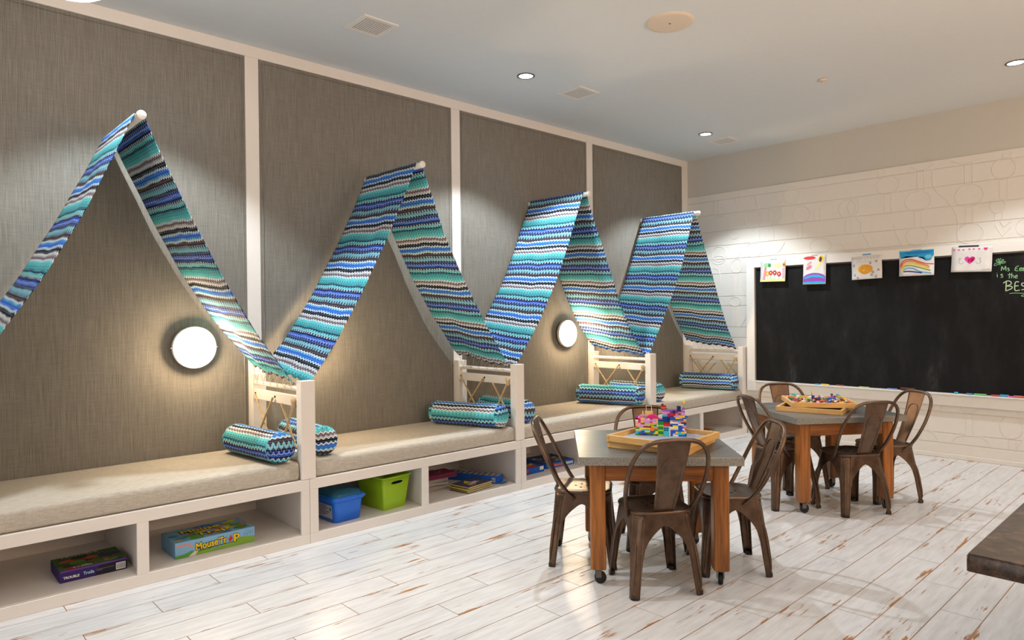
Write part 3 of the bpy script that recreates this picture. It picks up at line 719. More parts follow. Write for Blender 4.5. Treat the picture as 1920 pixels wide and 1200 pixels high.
# flowers and trees
poly, ell, line, many = sheet('child_drawing', 1426, 488, 1473, 527, 'drawing of red flowers between two pink trees, leftmost on the chalkboard', (0.52, 0.0, (160, 196, 220), 0.006), 0.28, 0.02)
poly([(0, .9), (.5, .86), (1, .9), (1, .99), (0, .99)], (238, 236, 150)); poly([(.17, .32), (.25, .32), (.2, .92), (.1, .92)], (238, 150, 150)); poly([(.88, .4), (.96, .4), (.96, .85), (.88, .85)], (240, 176, 200))
ell(.25, .24, .13, .09, (160, 222, 160)); ell(.36, .26, .06, .09, (40, 160, 80)); ell(.68, .28, .14, .12, (248, 240, 170)); ell(.94, .26, .06, .09, (236, 160, 40)); ell(.94, .26, .025, .03, (60, 40, 20))
for x, y, c, g in ((.29, .63, (244, 180, 50), 60), (.42, .6, (216, 50, 40), 40), (.58, .6, (206, 30, 44), 40), (.75, .66, (206, 30, 44), 40)):
    line([(x, y), (x, y + .25)], 0.003, (90, 190, 170))
    for k in range(6): ell(x + .05 * math.cos(k * 1.047), y + .07 * math.sin(k * 1.047), .033, .045, c, 8)
    ell(x, y, .03, .04, (250, 226, 200), 8)
# abstract portrait sheet
poly, ell, line, many = sheet('child_drawing', 1506, 480, 1549, 532, 'tall painting of a turquoise hill under a purple arc', (0.5, 0.01, (170, 200, 226), 0.006), 0.3, 0.015)
ell(.28, .09, .27, .06, (232, 60, 60)); ell(.78, .14, .12, .13, (246, 222, 70)); ell(.76, .15, .06, .09, (92, 26, 84), rot=.2); ell(.27, .28, .12, .05, (240, 170, 180), rot=-.5); ell(.25, .42, .14, .06, (226, 140, 160), rot=-.4); ell(.66, .38, .16, .05, (246, 238, 160), rot=-.7)
N12 = [(0.5 + 0.5 * math.cos(math.pi * k / 12), 0.80 - 0.19 * math.sin(math.pi * k / 12)) for k in range(13)]
poly([(.99, .97), (.99, .80)] + [(min(.99, max(.01, x)), y) for x, y in N12] + [(.01, .97)], (158, 74, 190))
poly([(.99, .97), (.99, .86)] + [(0.5 + 0.49 * math.cos(math.pi * k / 12), 0.86 - 0.19 * math.sin(math.pi * k / 12)) for k in range(13)] + [(.01, .97)], (40, 180, 222))
# smiling sun sheet
poly, ell, line, many = sheet('child_drawing', 1597, 482, 1654, 522, 'pencil drawing of a smiling orange sun with small doodles, middle of the five', (0.52, -0.07, (70, 150, 200), 0.006), 0.28, -0.03)
ell(.42, .55, .22, .2, (250, 200, 70), rot=-.35); ell(.47, .57, .23, .2, (242, 168, 54), rot=-.35)
line([(.33, .62), (.38, .76), (.48, .76), (.55, .66)], 0.003, (110, 60, 20)); many([[(.36, .54), (.37, .5)], [(.52, .46), (.53, .42)]], 0.004, (110, 60, 20))
r2 = random.Random(3); IN = (70, 66, 70)
many([[(x, .06 + r2.uniform(-.02, .02)), (x + r2.uniform(-.02, .02), .14 + r2.uniform(-.03, .02))] for x in [0.06 + .035 * k for k in range(25)]], 0.0022, (150, 146, 150))
many([[(x, .2 + r2.uniform(-.02, .02)), (x + r2.uniform(-.03, .03), .26)] for x in [0.2 + .05 * k for k in range(9)]], 0.0022, (150, 146, 150))
for cx, cy in ((.07, .38), (.1, .8), (.2, .92), (.62, .3), (.82, .24), (.88, .62), (.66, .82), (.8, .9), (.7, .7)):
    line([(cx + .035 * math.cos(k * 1.05), cy + .05 * math.sin(k * 1.05)) for k in range(7)], 0.0022, IN); many([[(cx - .02, cy), (cx + .03, cy + .06)], [(cx, cy + .05), (cx + .02, cy - .05)]], 0.0022, IN)
# rainbow
poly, ell, line, many = sheet('child_drawing', 1686, 471, 1752, 515.5, 'painting of a rainbow under a bright blue sky', (0.5, 0.0, (120, 180, 214), 0.004), 0.3, 0.0)
poly([(0.01, .03), (.99, .01), (.99, .22), (.9, .42), (.78, .44), (.7, .3), (.6, .34), (.5, .22), (.35, .26), (.2, .22), (.04, .3)], (36, 158, 214)); ell(.55, .1, .4, .06, (20, 128, 196)); ell(.84, .28, .1, .08, (120, 196, 226))
R0 = [(.03, .62), (.09, .45), (.2, .36), (.38, .36), (.58, .46), (.78, .55), (.99, .56)]
for dy, c, wd in ((0, (220, 50, 40), .010), (.055, (238, 120, 40), .012), (.115, (248, 206, 60), .012), (.17, (246, 226, 90), .010)): line([(x + dy * .4, y + dy * (1 + .5 * x)) for x, y in R0[:-1]] + ([(.99, .57)] if dy == 0 else [(.86, .62 + dy)]), wd, c)
line([(.11, .66), (.2, .6), (.36, .6), (.56, .68), (.75, .76), (.9, .82)], .009, (70, 166, 70)); line([(.12, .76), (.24, .69), (.4, .71), (.56, .82), (.72, .88), (.92, .92)], .010, (66, 160, 220)); line([(.12, .82), (.3, .82), (.5, .86), (.66, .9)], .013, (40, 54, 150))
# heart with wings
poly, ell, line, many = sheet('child_drawing', 1784, 465, 1860.5, 508, 'drawing of a pink winged heart under a row of small hearts, rightmost sheet', (0.42, -0.02, (46, 48, 66), 0.008), 0.5, 0.035)
def heart(cx, cy, s, col):
    poly([(cx + s * (16 * math.sin(a) ** 3) / 17, cy - s * 1.35 * (13 * math.cos(a) - 5 * math.cos(2 * a) - 2 * math.cos(3 * a) - math.cos(4 * a)) / 17) for a in [2 * math.pi * k / 22 for k in range(22)]], col)
for x in (.06, .18, .29, .44, .55, .68, .84): heart(x, .12 if x < .4 else .1, .03 if x < .8 else .055, (240, 50, 140))
heart(.46, .52, .14, (244, 60, 168)); ell(.5, .52, .07, .12, (206, 20, 110), rot=.5); many([[(.42, .5), (.44, .58)], [(.5, .48), (.54, .56)], [(.4, .6), (.43, .63)], [(.5, .6), (.53, .62)], [(.54, .48), (.5, .56)]], .005, (40, 10, 40))
for s in (-1, 1): line([(.46 + s * .14, .6), (.46 + s * .22, .68), (.46 + s * .27, .6), (.46 + s * .24, .5), (.46 + s * .28, .46), (.46 + s * .2, .46)], .002, (120, 116, 120))
many([[(.77 + .025 * k, .93), (.785 + .025 * k, .89)] for k in range(8)], .0025, (90, 86, 100))

# ---------------------------------------------------------------- text helper for packaging
def text_mesh(body, size, bold=0.0, shear=0.0):
    cu = bpy.data.curves.new('lettering', 'FONT'); cu.body = body; cu.size = size; cu.offset = bold; cu.align_x = 'LEFT'; cu.resolution_u = 3; cu.shear = shear
    ob = bpy.data.objects.new('lettering', cu); COL.objects.link(ob); bpy.context.view_layer.update()
    me = bpy.data.meshes.new_from_object(ob.evaluated_get(bpy.context.evaluated_depsgraph_get())); bpy.data.objects.remove(ob); me.materials.clear()
    return me
def put_text(parent, body, size, loc, face, col, bold=0.0, width=None, name='lettering', rot=0.0):
    me = text_mesh(body, size, bold)
    xs = [v.co.x for v in me.vertices]; k = (width / (max(xs) - min(xs))) if width else 1
    for v in me.vertices: v.co.x = (v.co.x - min(xs)) * k
    o = mk(name, me, paintm(col), parent); o.location = loc
    R = Matrix.Rotation(math.pi / 2, 4, 'X') if face == 'front' else Matrix.Identity(4)
    o.rotation_euler = (R @ Matrix.Rotation(rot, 4, 'Z')).to_euler(); return o
def quadpanel(parent, name, pts, col):
    MB().add(pts, [tuple(range(len(pts)))]).obj(name, paintm(col), parent, True)
ZS = 0.0702      # cubby floor
def gamebox(label, x, y, w, d, h, rz, side, top, cat='game box'):
    t = thing('game_box', label, cat, (x, y, ZS), rz)
    B((0, 0, 0), (w, d, h * .5)).obj('box_base', paintm(side), t); B((-.0015, -.0015, h * .22), (w + .0015, d + .0015, h), .001).obj('lid', paintm(side), t)
    B((0, 0, h), (w, d, h + .0006)).obj('top_print', paintm(top), t)
    return t
# purple game
w_, d_, h_ = 0.335, 0.262, 0.066
t = gamebox('dark purple board game box with green jungle lid in the left cubby', 0.738, 4.498, w_, d_, h_, 0.0, (52, 28, 104), (62, 92, 30))
zt = h_ + .0008; r3 = random.Random(5)
for k in range(46):
    cx, cy = r3.uniform(.03, w_ - .03), r3.uniform(.02, d_ - .05); rr = r3.uniform(.008, .03)
    col = r3.choice([(40, 70, 24), (86, 128, 36), (120, 150, 40), (150, 46, 40), (176, 70, 40), (46, 60, 90), (70, 96, 30), (30, 44, 20), (96, 90, 40)])
    n = 9; MB().add([(cx + rr * 1.5 * math.cos(2 * math.pi * j / n), cy + rr * math.sin(2 * math.pi * j / n), zt + .00005 * k) for j in range(n)], [tuple(range(n))]).obj('print_patch', paintm(col), t)
put_text(t, 'TROUBLE', .036, (.035, d_ - .045, zt + .004), 'top', (24, 26, 20), .0016, .20); put_text(t, 'TROUBLE', .036, (.037, d_ - .043, zt + .0045), 'top', (222, 224, 206), .0, .196)
put_text(t, 'Trolls', .026, (.06, .006, zt + .004), 'top', (206, 206, 220), .0005, .10)
quadpanel(t, 'print_panel', [(.17, -.0022, .002), (w_, -.0022, .002), (w_, -.0022, h_ * .86), (.19, -.0022, h_ * .86)], (22, 18, 36))
quadpanel(t, 'print_panel', [(0, -.0022, h_ * .87), (w_, -.0022, h_ * .87), (w_, -.0022, h_), (0, -.0022, h_)], (104, 52, 150))
put_text(t, 'TROUBLE', .019, (.015, -.0028, .020), 'front', (240, 240, 240), .0006, .078)
put_text(t, 'Trolls', .024, (.112, -.0028, .022), 'front', (170, 214, 240), .0006, .054)
quadpanel(t, 'barcode_label', [(w_ - .058, -.0028, .008), (w_ - .008, -.0028, .008), (w_ - .008, -.0028, .048), (w_ - .058, -.0028, .048)], (236, 236, 236))
mb = MB()
for k in range(13):
    a = w_ - .054 + .0033 * k; mb.add([(a, -.0032, .013), (a + (.0009, .0020)[k % 3 == 0], -.0032, .013), (a + (.0009, .0020)[k % 3 == 0], -.0032, .044), (a, -.0032, .044)], [(0, 1, 2, 3)])
mb.obj('barcode', paintm((20, 20, 20)), t)
mb = MB()
for k in range(2): mb.add([(.178, -.0028, .034 - .006 * k), (.178 + (.09, .03)[k], -.0028, .034 - .006 * k), (.178 + (.09, .03)[k], -.0028, .0355 - .006 * k), (.178, -.0028, .0355 - .006 * k)], [(0, 1, 2, 3)])
mb.obj('small_print', paintm((150, 150, 170)), t)
# yellow lettered game
w_, d_, h_ = 0.488, 0.275, 0.098
t = gamebox('light blue board game box with bulging yellow lettering in the second cubby', 1.325, 4.445, w_, d_, h_, 0.0, (134, 186, 226), (120, 170, 190))
zt = h_ + .0008
for k in range(44):
    cx, cy = r3.uniform(.03, w_ - .04), r3.uniform(.02, d_ - .03); rr = r3.uniform(.010, .032)
    col = r3.choice([(96, 160, 210), (70, 130, 190), (206, 110, 60), (180, 190, 60), (90, 150, 60), (220, 190, 60), (60, 100, 160), (196, 80, 50)])
    n = 8; MB().add([(cx + rr * 1.4 * math.cos(2 * math.pi * j / n), cy + rr * math.sin(2 * math.pi * j / n), zt + .00005 * k) for j in range(n)], [tuple(range(n))]).obj('print_patch', paintm(col), t)
n = 14; MB().add([(.42 + .045 * math.cos(2 * math.pi * j / n), .05 + .032 * math.sin(2 * math.pi * j / n), zt + .003) for j in range(n)], [tuple(range(n))]).obj('print_patch', paintm((78, 130, 40)), t)
for body, y, wd, rt in (('Mouse', .165, .24, .0), ('Trap', .06, .21, .05)):
    put_text(t, body, .085, (.085 + (.06 if body == 'Trap' else 0), y - .01, zt + .0035), 'top', (40, 30, 14), .006, wd, rot=rt); put_text(t, body, .085, (.088 + (.06 if body == 'Trap' else 0), y - .01, zt + .0042), 'top', (240, 204, 40), .002, wd - .006, rot=rt)
F0 = -.0022
quadpanel(t, 'print_panel', [(0, F0, .001), (w_, F0, .001), (w_, F0, .040), (.40, F0, .052), (.33, F0, .03), (.22, F0, .018), (.16, F0, .034), (.07, F0, .026), (0, F0, .018)], (132, 176, 60))
quadpanel(t, 'print_panel', [(0, F0 - .0002, .001), (.09, F0 - .0002, .001), (.125, F0 - .0002, .03), (.09, F0 - .0002, .034), (.05, F0 - .0002, .02), (0, F0 - .0002, .014)], (88, 160, 66))
quadpanel(t, 'print_path', [(.075, F0 - .0004, .001), (.115, F0 - .0004, .001), (.140, F0 - .0004, .034), (.120, F0 - .0004, .034)], (226, 222, 210))
mb = MB(); mb.add(*ribbon(smooth_path([(.005, 0, .075), (.05, 0, .078), (.09, 0, .066), (.10, 0, .055)]), .012, (0, -1, 0), -F0 + .0003)); mb.obj('print_swirl', paintm((226, 150, 130)), t)
mb = MB()
for pp in ([(.42, .048), (.42, .078), (.44, .09), (.46, .078), (.46, .048)], [(.42, .066), (.475, .066)], [(.475, .05), (.475, .088)], [(.44, .05), (.44, .066)]): mb.add(*ribbon([(a, 0, c) for a, c in pp], .002, (0, -1, 0), -F0 + .0003))
mb.obj('print_outline', paintm((90, 130, 190)), t)
put_text(t, 'Mouse', .060, (.118, F0 - .0008, .030), 'front', (34, 26, 14), .0050, .140, rot=.05); put_text(t, 'Mouse', .060, (.121, F0 - .0014, .030), 'front', (248, 212, 34), .0016, .134, rot=.05)
put_text(t, 'Tr', .060, (.256, F0 - .0008, .034), 'front', (34, 26, 14), .0050, .058, rot=.05); put_text(t, 'Tr', .060, (.258, F0 - .0014, .034), 'front', (248, 212, 34), .0016, .053, rot=.05)
put_text(t, 'p', .070, (.352, F0 - .0008, .046), 'front', (34, 26, 14), .0050, .042, rot=.05); put_text(t, 'p', .070, (.354, F0 - .0014, .046), 'front', (248, 212, 34), .0016, .038, rot=.05)
quadpanel(t, 'print_emblem', [(.322, F0 - .0016, .036), (.344, F0 - .0016, .044), (.346, F0 - .0016, .058), (.337, F0 - .0016, .072), (.335, F0 - .0016, .088), (.332, F0 - .0016, .072), (.320, F0 - .0016, .056)], (200, 50, 36))
mb = MB()
for k in range(26): a = .135 + .0088 * k; mb.add([(a, F0 - .0008, .020 + .00045 * k), (a + .0058, F0 - .0008, .020 + .00045 * k), (a + .0058, F0 - .0008, .0245 + .00045 * k), (a, F0 - .0008, .0245 + .00045 * k)], [(0, 1, 2, 3)])
mb.obj('small_print', paintm((30, 30, 24)), t)

# ---------------------------------------------------------------- blue tub with lid
def rrect(hx, hy, r, n=5):
    P = []
    for cx, cy, a0 in ((hx - r, hy - r, 0), (-hx + r, hy - r, 90), (-hx + r, -hy + r, 180), (hx - r, -hy + r, 270)):
        for k in range(n + 1):
            a = math.radians(a0 + 90 * k / n); P.append((cx + r * math.cos(a), cy + r * math.sin(a)))
    return P
def loft(rings, capb=True, capt=True):
    n = len(rings[0]); V = [p for r_ in rings for p in r_]; mb = MB()
    F = [(i * n + k, i * n + (k + 1) % n, (i + 1) * n + (k + 1) % n, (i + 1) * n + k) for i in range(len(rings) - 1) for k in range(n)]
    mb.add(V, F, True)
    if capb: mb.add(rings[0], [tuple(range(n))[::-1]])
    if capt: mb.add(rings[-1], [tuple(range(n))])
    return mb
def RR(hx, hy, r, z, n=5): return [(x, y, z) for x, y in rrect(hx, hy, r, n)]
flat('tub_blue', (20, 104, 214), 0.3, var=0.02); flat('lid_teal', (16, 92, 122), 0.15, var=0.02); flat('bin_green', (150, 190, 26), 0.4, var=0.02)
t = thing('storage_tub', 'blue plastic tub with translucent teal lid and paper label', 'tub', (2.478, 4.545, ZS), 0.06)
loft([RR(.105, .135, .03, 0), RR(.112, .142, .035, .01), RR(.125, .155, .04, .165), RR(.125, .155, .04, .170)]).obj('tub', 'tub_blue', t)
loft([RR(.127, .157, .04, .150), RR(.134, .164, .042, .150), RR(.136, .166, .042, .182), RR(.128, .158, .04, .186)]).obj('rim_band', 'tub_blue', t)
loft([RR(.126, .156, .04, .186), RR(.118, .148, .04, .205), RR(.10, .13, .04, .218), RR(.05, .08, .03, .224)]).obj('lid', 'lid_teal', t)
B((.06, -.174, .165), (.125, -.160, .181), .003).obj('latch', 'tub_blue', t)
def onside(x, z): return (-(.112 + .013 * z / .165) - .0015, x, z)
MB().add([onside(.10, .03), onside(-.115, .03), onside(-.115, .125), onside(.10, .125)], [(0, 1, 2, 3)]).obj('label', paintm((196, 200, 214)), t, True)
mb = MB()
for k, (c0, c1) in enumerate(((.09, -.05), (.09, -.07), (.06, -.03), (.09, -.08), (.09, -.06), (.09, -.02))): z = .112 - .013 * k; mb.add([(q[0] - .0008, q[1], q[2]) for q in (onside(c0, z), onside(c1, z), onside(c1, z + .005), onside(c0, z + .005))], [(0, 1, 2, 3)])
mb.obj('label_print', paintm((96, 66, 110)), t)
MB().add([(q[0] - .0008, q[1], q[2]) for q in (onside(-.085, .085), onside(-.108, .09), onside(-.10, .115), onside(-.085, .11))], [(0, 1, 2, 3)]).obj('label_leaf', paintm((40, 110, 60)), t)

t = thing('storage_bin', 'open lime green plastic bin with oval handle slot', 'bin', (2.893, 4.585, ZS), 0.09)
def trap(z): k = z / .25; return (.105 + .030 * k, .145 + .030 * k)
hx0, hy0 = trap(0); rings = []
for z in (0, .012, .25): hx, hy = trap(z); rings.append(RR(hx, hy, .02, z, 4))
inner = [RR(trap(z)[0] - .004, trap(z)[1] - .004, .018, z, 4) for z in (.25, .012)]
loft(rings + inner, True, True).obj('shell', 'bin_green', t)
loft([RR(trap(.25)[0], trap(.25)[1], .02, .243, 4), RR(trap(.25)[0] + .008, trap(.25)[1] + .008, .024, .245, 4), RR(trap(.25)[0] + .008, trap(.25)[1] + .008, .024, .254, 4), RR(trap(.25)[0] - .004, trap(.25)[1] - .004, .018, .254, 4), RR(trap(.25)[0] - .004, trap(.25)[1] - .004, .018, .243, 4)], False, False).obj('rim', 'bin_green', t)
zh = .205; P = [(c * .040, s * .014) for c, s in [(math.cos(2 * math.pi * k / 20), math.sin(2 * math.pi * k / 20)) for k in range(20)]]
P = [(x + (.018 if x > 0 else -.018), z) for x, z in P]
MB().add([(x, -(trap(zh + z)[1]) - .0012, zh + z) for x, z in P], [tuple(range(20))]).obj('handle_slot_shade', 'shade_black', t, True)  # dark patch on the bin wall, painted shade of the slot
MB().tube([(x, -(trap(zh + z)[1]) - .001, zh + z) for x, z in P], .003, 5, True).obj('handle_rim', 'bin_green', t)

# magazines, comics and the long blue box in the next cubby
r4 = random.Random(11)
def booklet(name, label, x, y, z, w, d, h, rz, cols, cover, group, cat='magazine'):
    t = thing(name, label, cat, (x, y, z), rz, group)
    B((-w / 2, -d / 2, .0004), (w / 2, d / 2, h - .0005)).obj('pages', paintm((226, 220, 206)), t); B((-w / 2, -d / 2, h - .0005), (w / 2, d / 2, h)).obj('cover', paintm(cover), t)
    B((-w / 2 - .0006, -d / 2, 0), (-w / 2, d / 2, h)).obj('spine', paintm(cols[0]), t)
    B((-w / 2, -d / 2 - .0007, h * .2), (w / 2, -d / 2, h * .75)).obj('fore_edge', paintm(cols[0]), t)
    for k in range(5):
        a, b_ = r4.uniform(-w * .4, w * .15), r4.uniform(-d * .4, d * .2)
        MB().add([(a, b_, h + .0003 + .0001 * k), (a + r4.uniform(.03, .1), b_, h + .0003 + .0001 * k), (a + r4.uniform(.03, .1), b_ + r4.uniform(.03, .09), h + .0003 + .0001 * k), (a, b_ + r4.uniform(.02, .08), h + .0003 + .0001 * k)], [(0, 1, 2, 3)]).obj('cover_print', paintm(r4.choice(cols)), t)
    return t
yel, mag = (236, 206, 40), (130, 24, 66)
zz = ZS + .001
for k in range(6):
    h = .007; booklet('comic_book', 'comic in the low stack in front of the magazines, ' + ('lowest', 'second from below', 'third from below', 'third from top', 'second from top', 'topmost')[k], 3.70 + r4.uniform(-.008, .008), 4.485 + r4.uniform(-.008, .008), zz, .30, .21, h, .13 + r4.uniform(-.05, .05), [yel if k % 2 else (60, 60, 90), (40, 60, 110), (200, 80, 60), (220, 210, 190)], (70, 66, 90) if k == 5 else (206, 190, 120), 'comics in the low stack'); zz += h + .0012
zz = ZS + .001
for k in range(8):
    h = .011; booklet('magazine', 'magazine in the taller pile under the magenta box, ' + ('lowest', 'second from below', 'third from below', 'fourth from below', 'fourth from top', 'third from top', 'second from top', 'topmost')[k], 3.435 + r4.uniform(-.02, .02), 4.765 + r4.uniform(-.02, .02), zz, .30, .22, h, -.10 + r4.uniform(-.15, .15), [(200, 190, 196), (150, 40, 70), (226, 220, 214), (70, 60, 70)], (214, 204, 202), 'magazines in the tall pile'); zz += h + .0012
t = booklet('game_box', 'magenta flat game box on top of the magazine pile', 3.49, 4.70, zz + .001, .30, .19, .035, -.06, [mag, (206, 150, 50), (170, 60, 110), (110, 30, 60)], mag, 'x', 'game box'); del t['group']
B((-.15, -.097, .002), (.15, -.095, .034)).obj('side_print', paintm((120, 22, 72)), t)
t = thing('long_box', 'long blue cardboard box with open end flap beside the magazines', 'box', (3.905, 4.690, ZS), math.radians(24))
B((-.055, -.26, 0), (.055, .26, .066), .001).obj('carton', paintm((24, 96, 196)), t); B((-.045, -.25, .0661), (.045, .25, .0668)).obj('top_print', paintm((196, 176, 150)), t)
mb = MB()
for k in range(9): mb.box((-.045 + .004 * (k % 2), -.23 + .054 * k, .0668), (.03 + .01 * (k % 3), -.20 + .054 * k, .0672))
mb.obj('top_marks', paintm((90, 100, 130)), t)
MB().add([(-.055, -.26, .002), (.055, -.26, .002), (.05, -.315, .014), (-.045, -.315, .014)], [(0, 1, 2, 3)]).obj('end_flap', paintm((60, 150, 226)), t)
MB().add([(-.0562, -.20, .012), (-.0562, -.235, .012), (-.0562, -.235, .05), (-.0562, -.20, .05)], [(0, 1, 2, 3)]).obj('barcode_label', paintm((226, 228, 232)), t)
mb = MB()
for k in range(7): mb.add([(-.0568, -.203 - .0045 * k, .017), (-.0568, -.205 - .0045 * k, .017), (-.0568, -.205 - .0045 * k, .046), (-.0568, -.203 - .0045 * k, .046)], [(0, 1, 2, 3)])
mb.obj('barcode', paintm((30, 30, 50)), t)

# flat blue game boxes in the third bay
def bluebox(label, x, y, w, d, h, rz, front):
    t = gamebox(label, x, y, w, d, h, rz, (18, 92, 190), (30, 64, 110)); zt = h + .0008
    for k in range(16):
        a, b_ = r4.uniform(.02, w - .12), r4.uniform(.02, d - .08); col = r4.choice([(176, 44, 40), (206, 110, 60), (40, 70, 130), (150, 140, 130), (90, 60, 70), (220, 170, 60)])
        MB().add([(a, b_, zt + .0001 * k), (a + r4.uniform(.04, .1), b_ + .01, zt + .0001 * k), (a + r4.uniform(.03, .09), b_ + r4.uniform(.02, .06), zt + .0001 * k), (a, b_ + .03, zt + .0001 * k)], [(0, 1, 2, 3)]).obj('print_patch', paintm(col), t)
    return t
t = bluebox('small blue game box with red and yellow lid behind the near chair back', 4.30, 4.485, .295, .20, .058, 0.0, 0)
quadpanel(t, 'price_label', [(.235, -.0022, .022), (.285, -.0022, .022), (.285, -.0022, .054), (.235, -.0022, .054)], (232, 230, 230))
n = 12; MB().add([(.075 + .022 * math.cos(2 * math.pi * j / n), -.0022, .030 + .013 * math.sin(2 * math.pi * j / n)) for j in range(n)], [tuple(range(n))]).obj('round_logo', paintm((206, 36, 40)), t)
quadpanel(t, 'print_band', [(.0, .01, .0595), (.21, .01, .0595), (.24, .06, .0595), (.0, .05, .0595)], (200, 40, 36)); quadpanel(t, 'print_band', [(.02, .06, .0596), (.22, .09, .0596), (.27, .14, .0596), (.10, .09, .0596)], (236, 200, 50))
t = bluebox('larger flat blue game box with orange and white lettering, right of the small one', 4.665, 4.530, .37, .34, .050, -.08, 0)
mb = MB()
for k in range(6): mb.box((.09 + .021 * k, -.0028, .012), (.106 + .021 * k, -.0022, .034))
mb.obj('orange_lettering', paintm((236, 110, 60)), t)
mb = MB()
for k in range(7): mb.box((.225 + .019 * k, -.0028, .012), (.239 + .019 * k, -.0022, .036))
mb.obj('white_lettering', paintm((222, 236, 246)), t)
# thin picture books in the last bay
zz = ZS + .001
for k, (c, lb) in enumerate((((226, 222, 214), 'white picture book at the bottom of the far cubby pile'), ((190, 120, 70), 'orange-brown picture book on top of the far cubby pile'))):
    t = booklet('picture_book', lb, 7.42 + .01 * k, 4.52 + .02 * k, zz, .30, .24, .020, .1 - .1 * k, [(110, 130, 60), (150, 60, 44), (206, 150, 80)], c, 'far picture books', 'book'); zz += .0215

# ---------------------------------------------------------------- metal chairs
SEAT = 0.462
def make_chair(label, loc, rz):
    t = thing('metal_chair', label, 'chair', loc, rz, 'bronze metal cafe chairs')
    ZT_ = SEAT - 0.012
    def half(z): return 0.172 + (0.208 - 0.172) * (1 - z / ZT_) ** 1.15
    def rad(z): return 0.024 + 0.070 * (z / ZT_) ** 2
    def wleg(z):
        s = z / 0.385
        return 0.036 + 0.022 * s + 0.122 * max(0, (s - 0.52) / 0.48) ** 2.6 if s < 1 else 1
    def zlow(d):
        if d <= 0.036: return 0.0
        a, b_ = 0.0, 0.385
        if wleg(0.3849) < d: return 0.385
        for _ in range(30):
            m_ = (a + b_) / 2
            if wleg(m_) < d: a = m_
            else: b_ = m_
        return a
    # point on rounded square at height z; s in [-1,1] along a side (corner at +-1), side index q
    def P(q, s, z):
        hlf, r = half(z), rad(z)
        L = hlf - r; arcl = r * math.pi / 4; tot = L + arcl; a = abs(s) * tot; sg = 1 if s >= 0 else -1
        if a <= L: x, y = sg * a, -hlf
        else:
            th = (a - L) / r; x, y = sg * (L + r * math.sin(th)), -hlf + r * (1 - math.cos(th))
        for _ in range(q): x, y = -y, x
        return (x, y, z)
    rows = 14
    def cols(q, ss, name):
        V = []; F = []
        for s in ss:
            z0 = zlow((1 - abs(s)) * half(0.2)); 
            for k in range(rows + 1): V.append(P(q, s, z0 + (ZT_ - z0) * k / rows))
        for i in range(len(ss) - 1):
            for k in range(rows): F.append((i * (rows + 1) + k, (i + 1) * (rows + 1) + k, (i + 1) * (rows + 1) + k + 1, i * (rows + 1) + k + 1))
        return V, F
    sc = 1 - 0.0362 / half(0.2)
    for q in range(4):
        mid = [sc * k / 11 for k in range(-11, 12)]
        mid = [math.copysign(abs(m_ / sc) ** 0.8 * sc, m_) if m_ else 0.0 for m_ in mid]
        o = MB().add(*cols(q, mid, 'apron'), True).obj('apron', 'bronze', t); md = o.modifiers.new('sheet', 'SOLIDIFY'); md.thickness = 0.003
        mb = MB(); ss = [sc + (1 - sc) * k / 5 for k in range(6)]
        mb.add(*cols(q, ss, 'l'), True); mb.add(*cols((q + 1) % 4, [-x for x in ss[::-1]], 'l'), True)
        o = mb.obj('leg', 'bronze', t, True); md = o.modifiers.new('sheet', 'SOLIDIFY'); md.thickness = 0.003
        # pressed rib down the corner of each leg and a rubber foot
        def cor(z, push=0.0):
            c = P(q, 1.0, z); d = Vector((c[0], c[1], 0)).normalized(); return (c[0] + d.x * push, c[1] + d.y * push, z)
        MB().tube([cor(0.31, -.004), cor(0.27, .001), cor(0.2, .003), cor(0.1, .003), cor(0.045, .001)], [.004, .0085, .0095, .008, .004], 8).obj('rib', 'bronze', o)
        c = cor(0.01, -0.016)
        MB().lathe([(0.0, 0.0), (0.017, 0.0), (0.019, 0.004), (0.018, 0.022), (0.0, 0.022)], (c[0], c[1], 0.0), 2, 12).obj('rubber_foot', 'rubber', o)
    # seat pan
    rings = [RR(.170, .170, .090, SEAT - .022, 6), RR(.177, .177, .096, SEAT - .018, 6), RR(.179, .179, .098, SEAT - .008, 6), RR(.175, .175, .096, SEAT, 6), RR(.160, .160, .088, SEAT, 6), RR(.145, .145, .08, SEAT - .005, 6), RR(.08, .08, .04, SEAT - .007, 6), RR(.02, .02, .01, SEAT - .007, 6)]
    seat = loft(rings).obj('seat', 'bronze', t)
    for hx, hy in ((0, 0), (.045, .035), (-.045, .035), (.045, -.035), (-.045, -.035), (0, .07), (0, -.07)):
        MB().lathe([(0.0, 0.0006), (0.0075, 0.0004), (0.0085, -0.0004)], (hx, hy + .02, SEAT - .0066), 2, 10).obj('drain_hole_shade', 'shade_black', seat)  # dark discs painting the shade of holes that are not cut
    # tube back (sitter faces +y)
    half_path = [(.170, -.045, .415), (.190, -.085, .455), (.214, -.135, .530), (.226, -.190, .630), (.220, -.240, .730), (.195, -.278, .806), (.150, -.300, .852), (.095, -.309, .870), (.03, -.311, .874)]
    path = smooth_path([(-x, y, z) for x, y, z in half_path] + [(x, y, z) for x, y, z in half_path[::-1]], 4)
    MB().tube(path, 0.0125, 10).obj('back_tube', 'bronze', t)
    def bk(f): # splat centre line
        return (-.158 - .150 * f - .012 * math.sin(math.pi * f), SEAT - .004 + .408 * f)
    n = 12; V = []
    for k in range(n + 1):
        f = k / n; y, z = bk(f); hw = .060 + .034 * f
        V += [(-hw, y + .006, z), (-hw + .006, y, z), (hw - .006, y, z), (hw, y + .006, z)]
    F = [(4 * k + j, 4 * k + j + 1, 4 * k + 5 + j, 4 * k + 4 + j) for k in range(n) for j in range(3)]
    o = MB().add(V, F, False).obj('splat', 'bronze', t); md = o.modifiers.new('sheet', 'SOLIDIFY'); md.thickness = 0.004; md.offset = 0
    em = []
    for f in [0.04 + .055 * k for k in range(11)]: em.append((-(.044 + .022 * f), f))
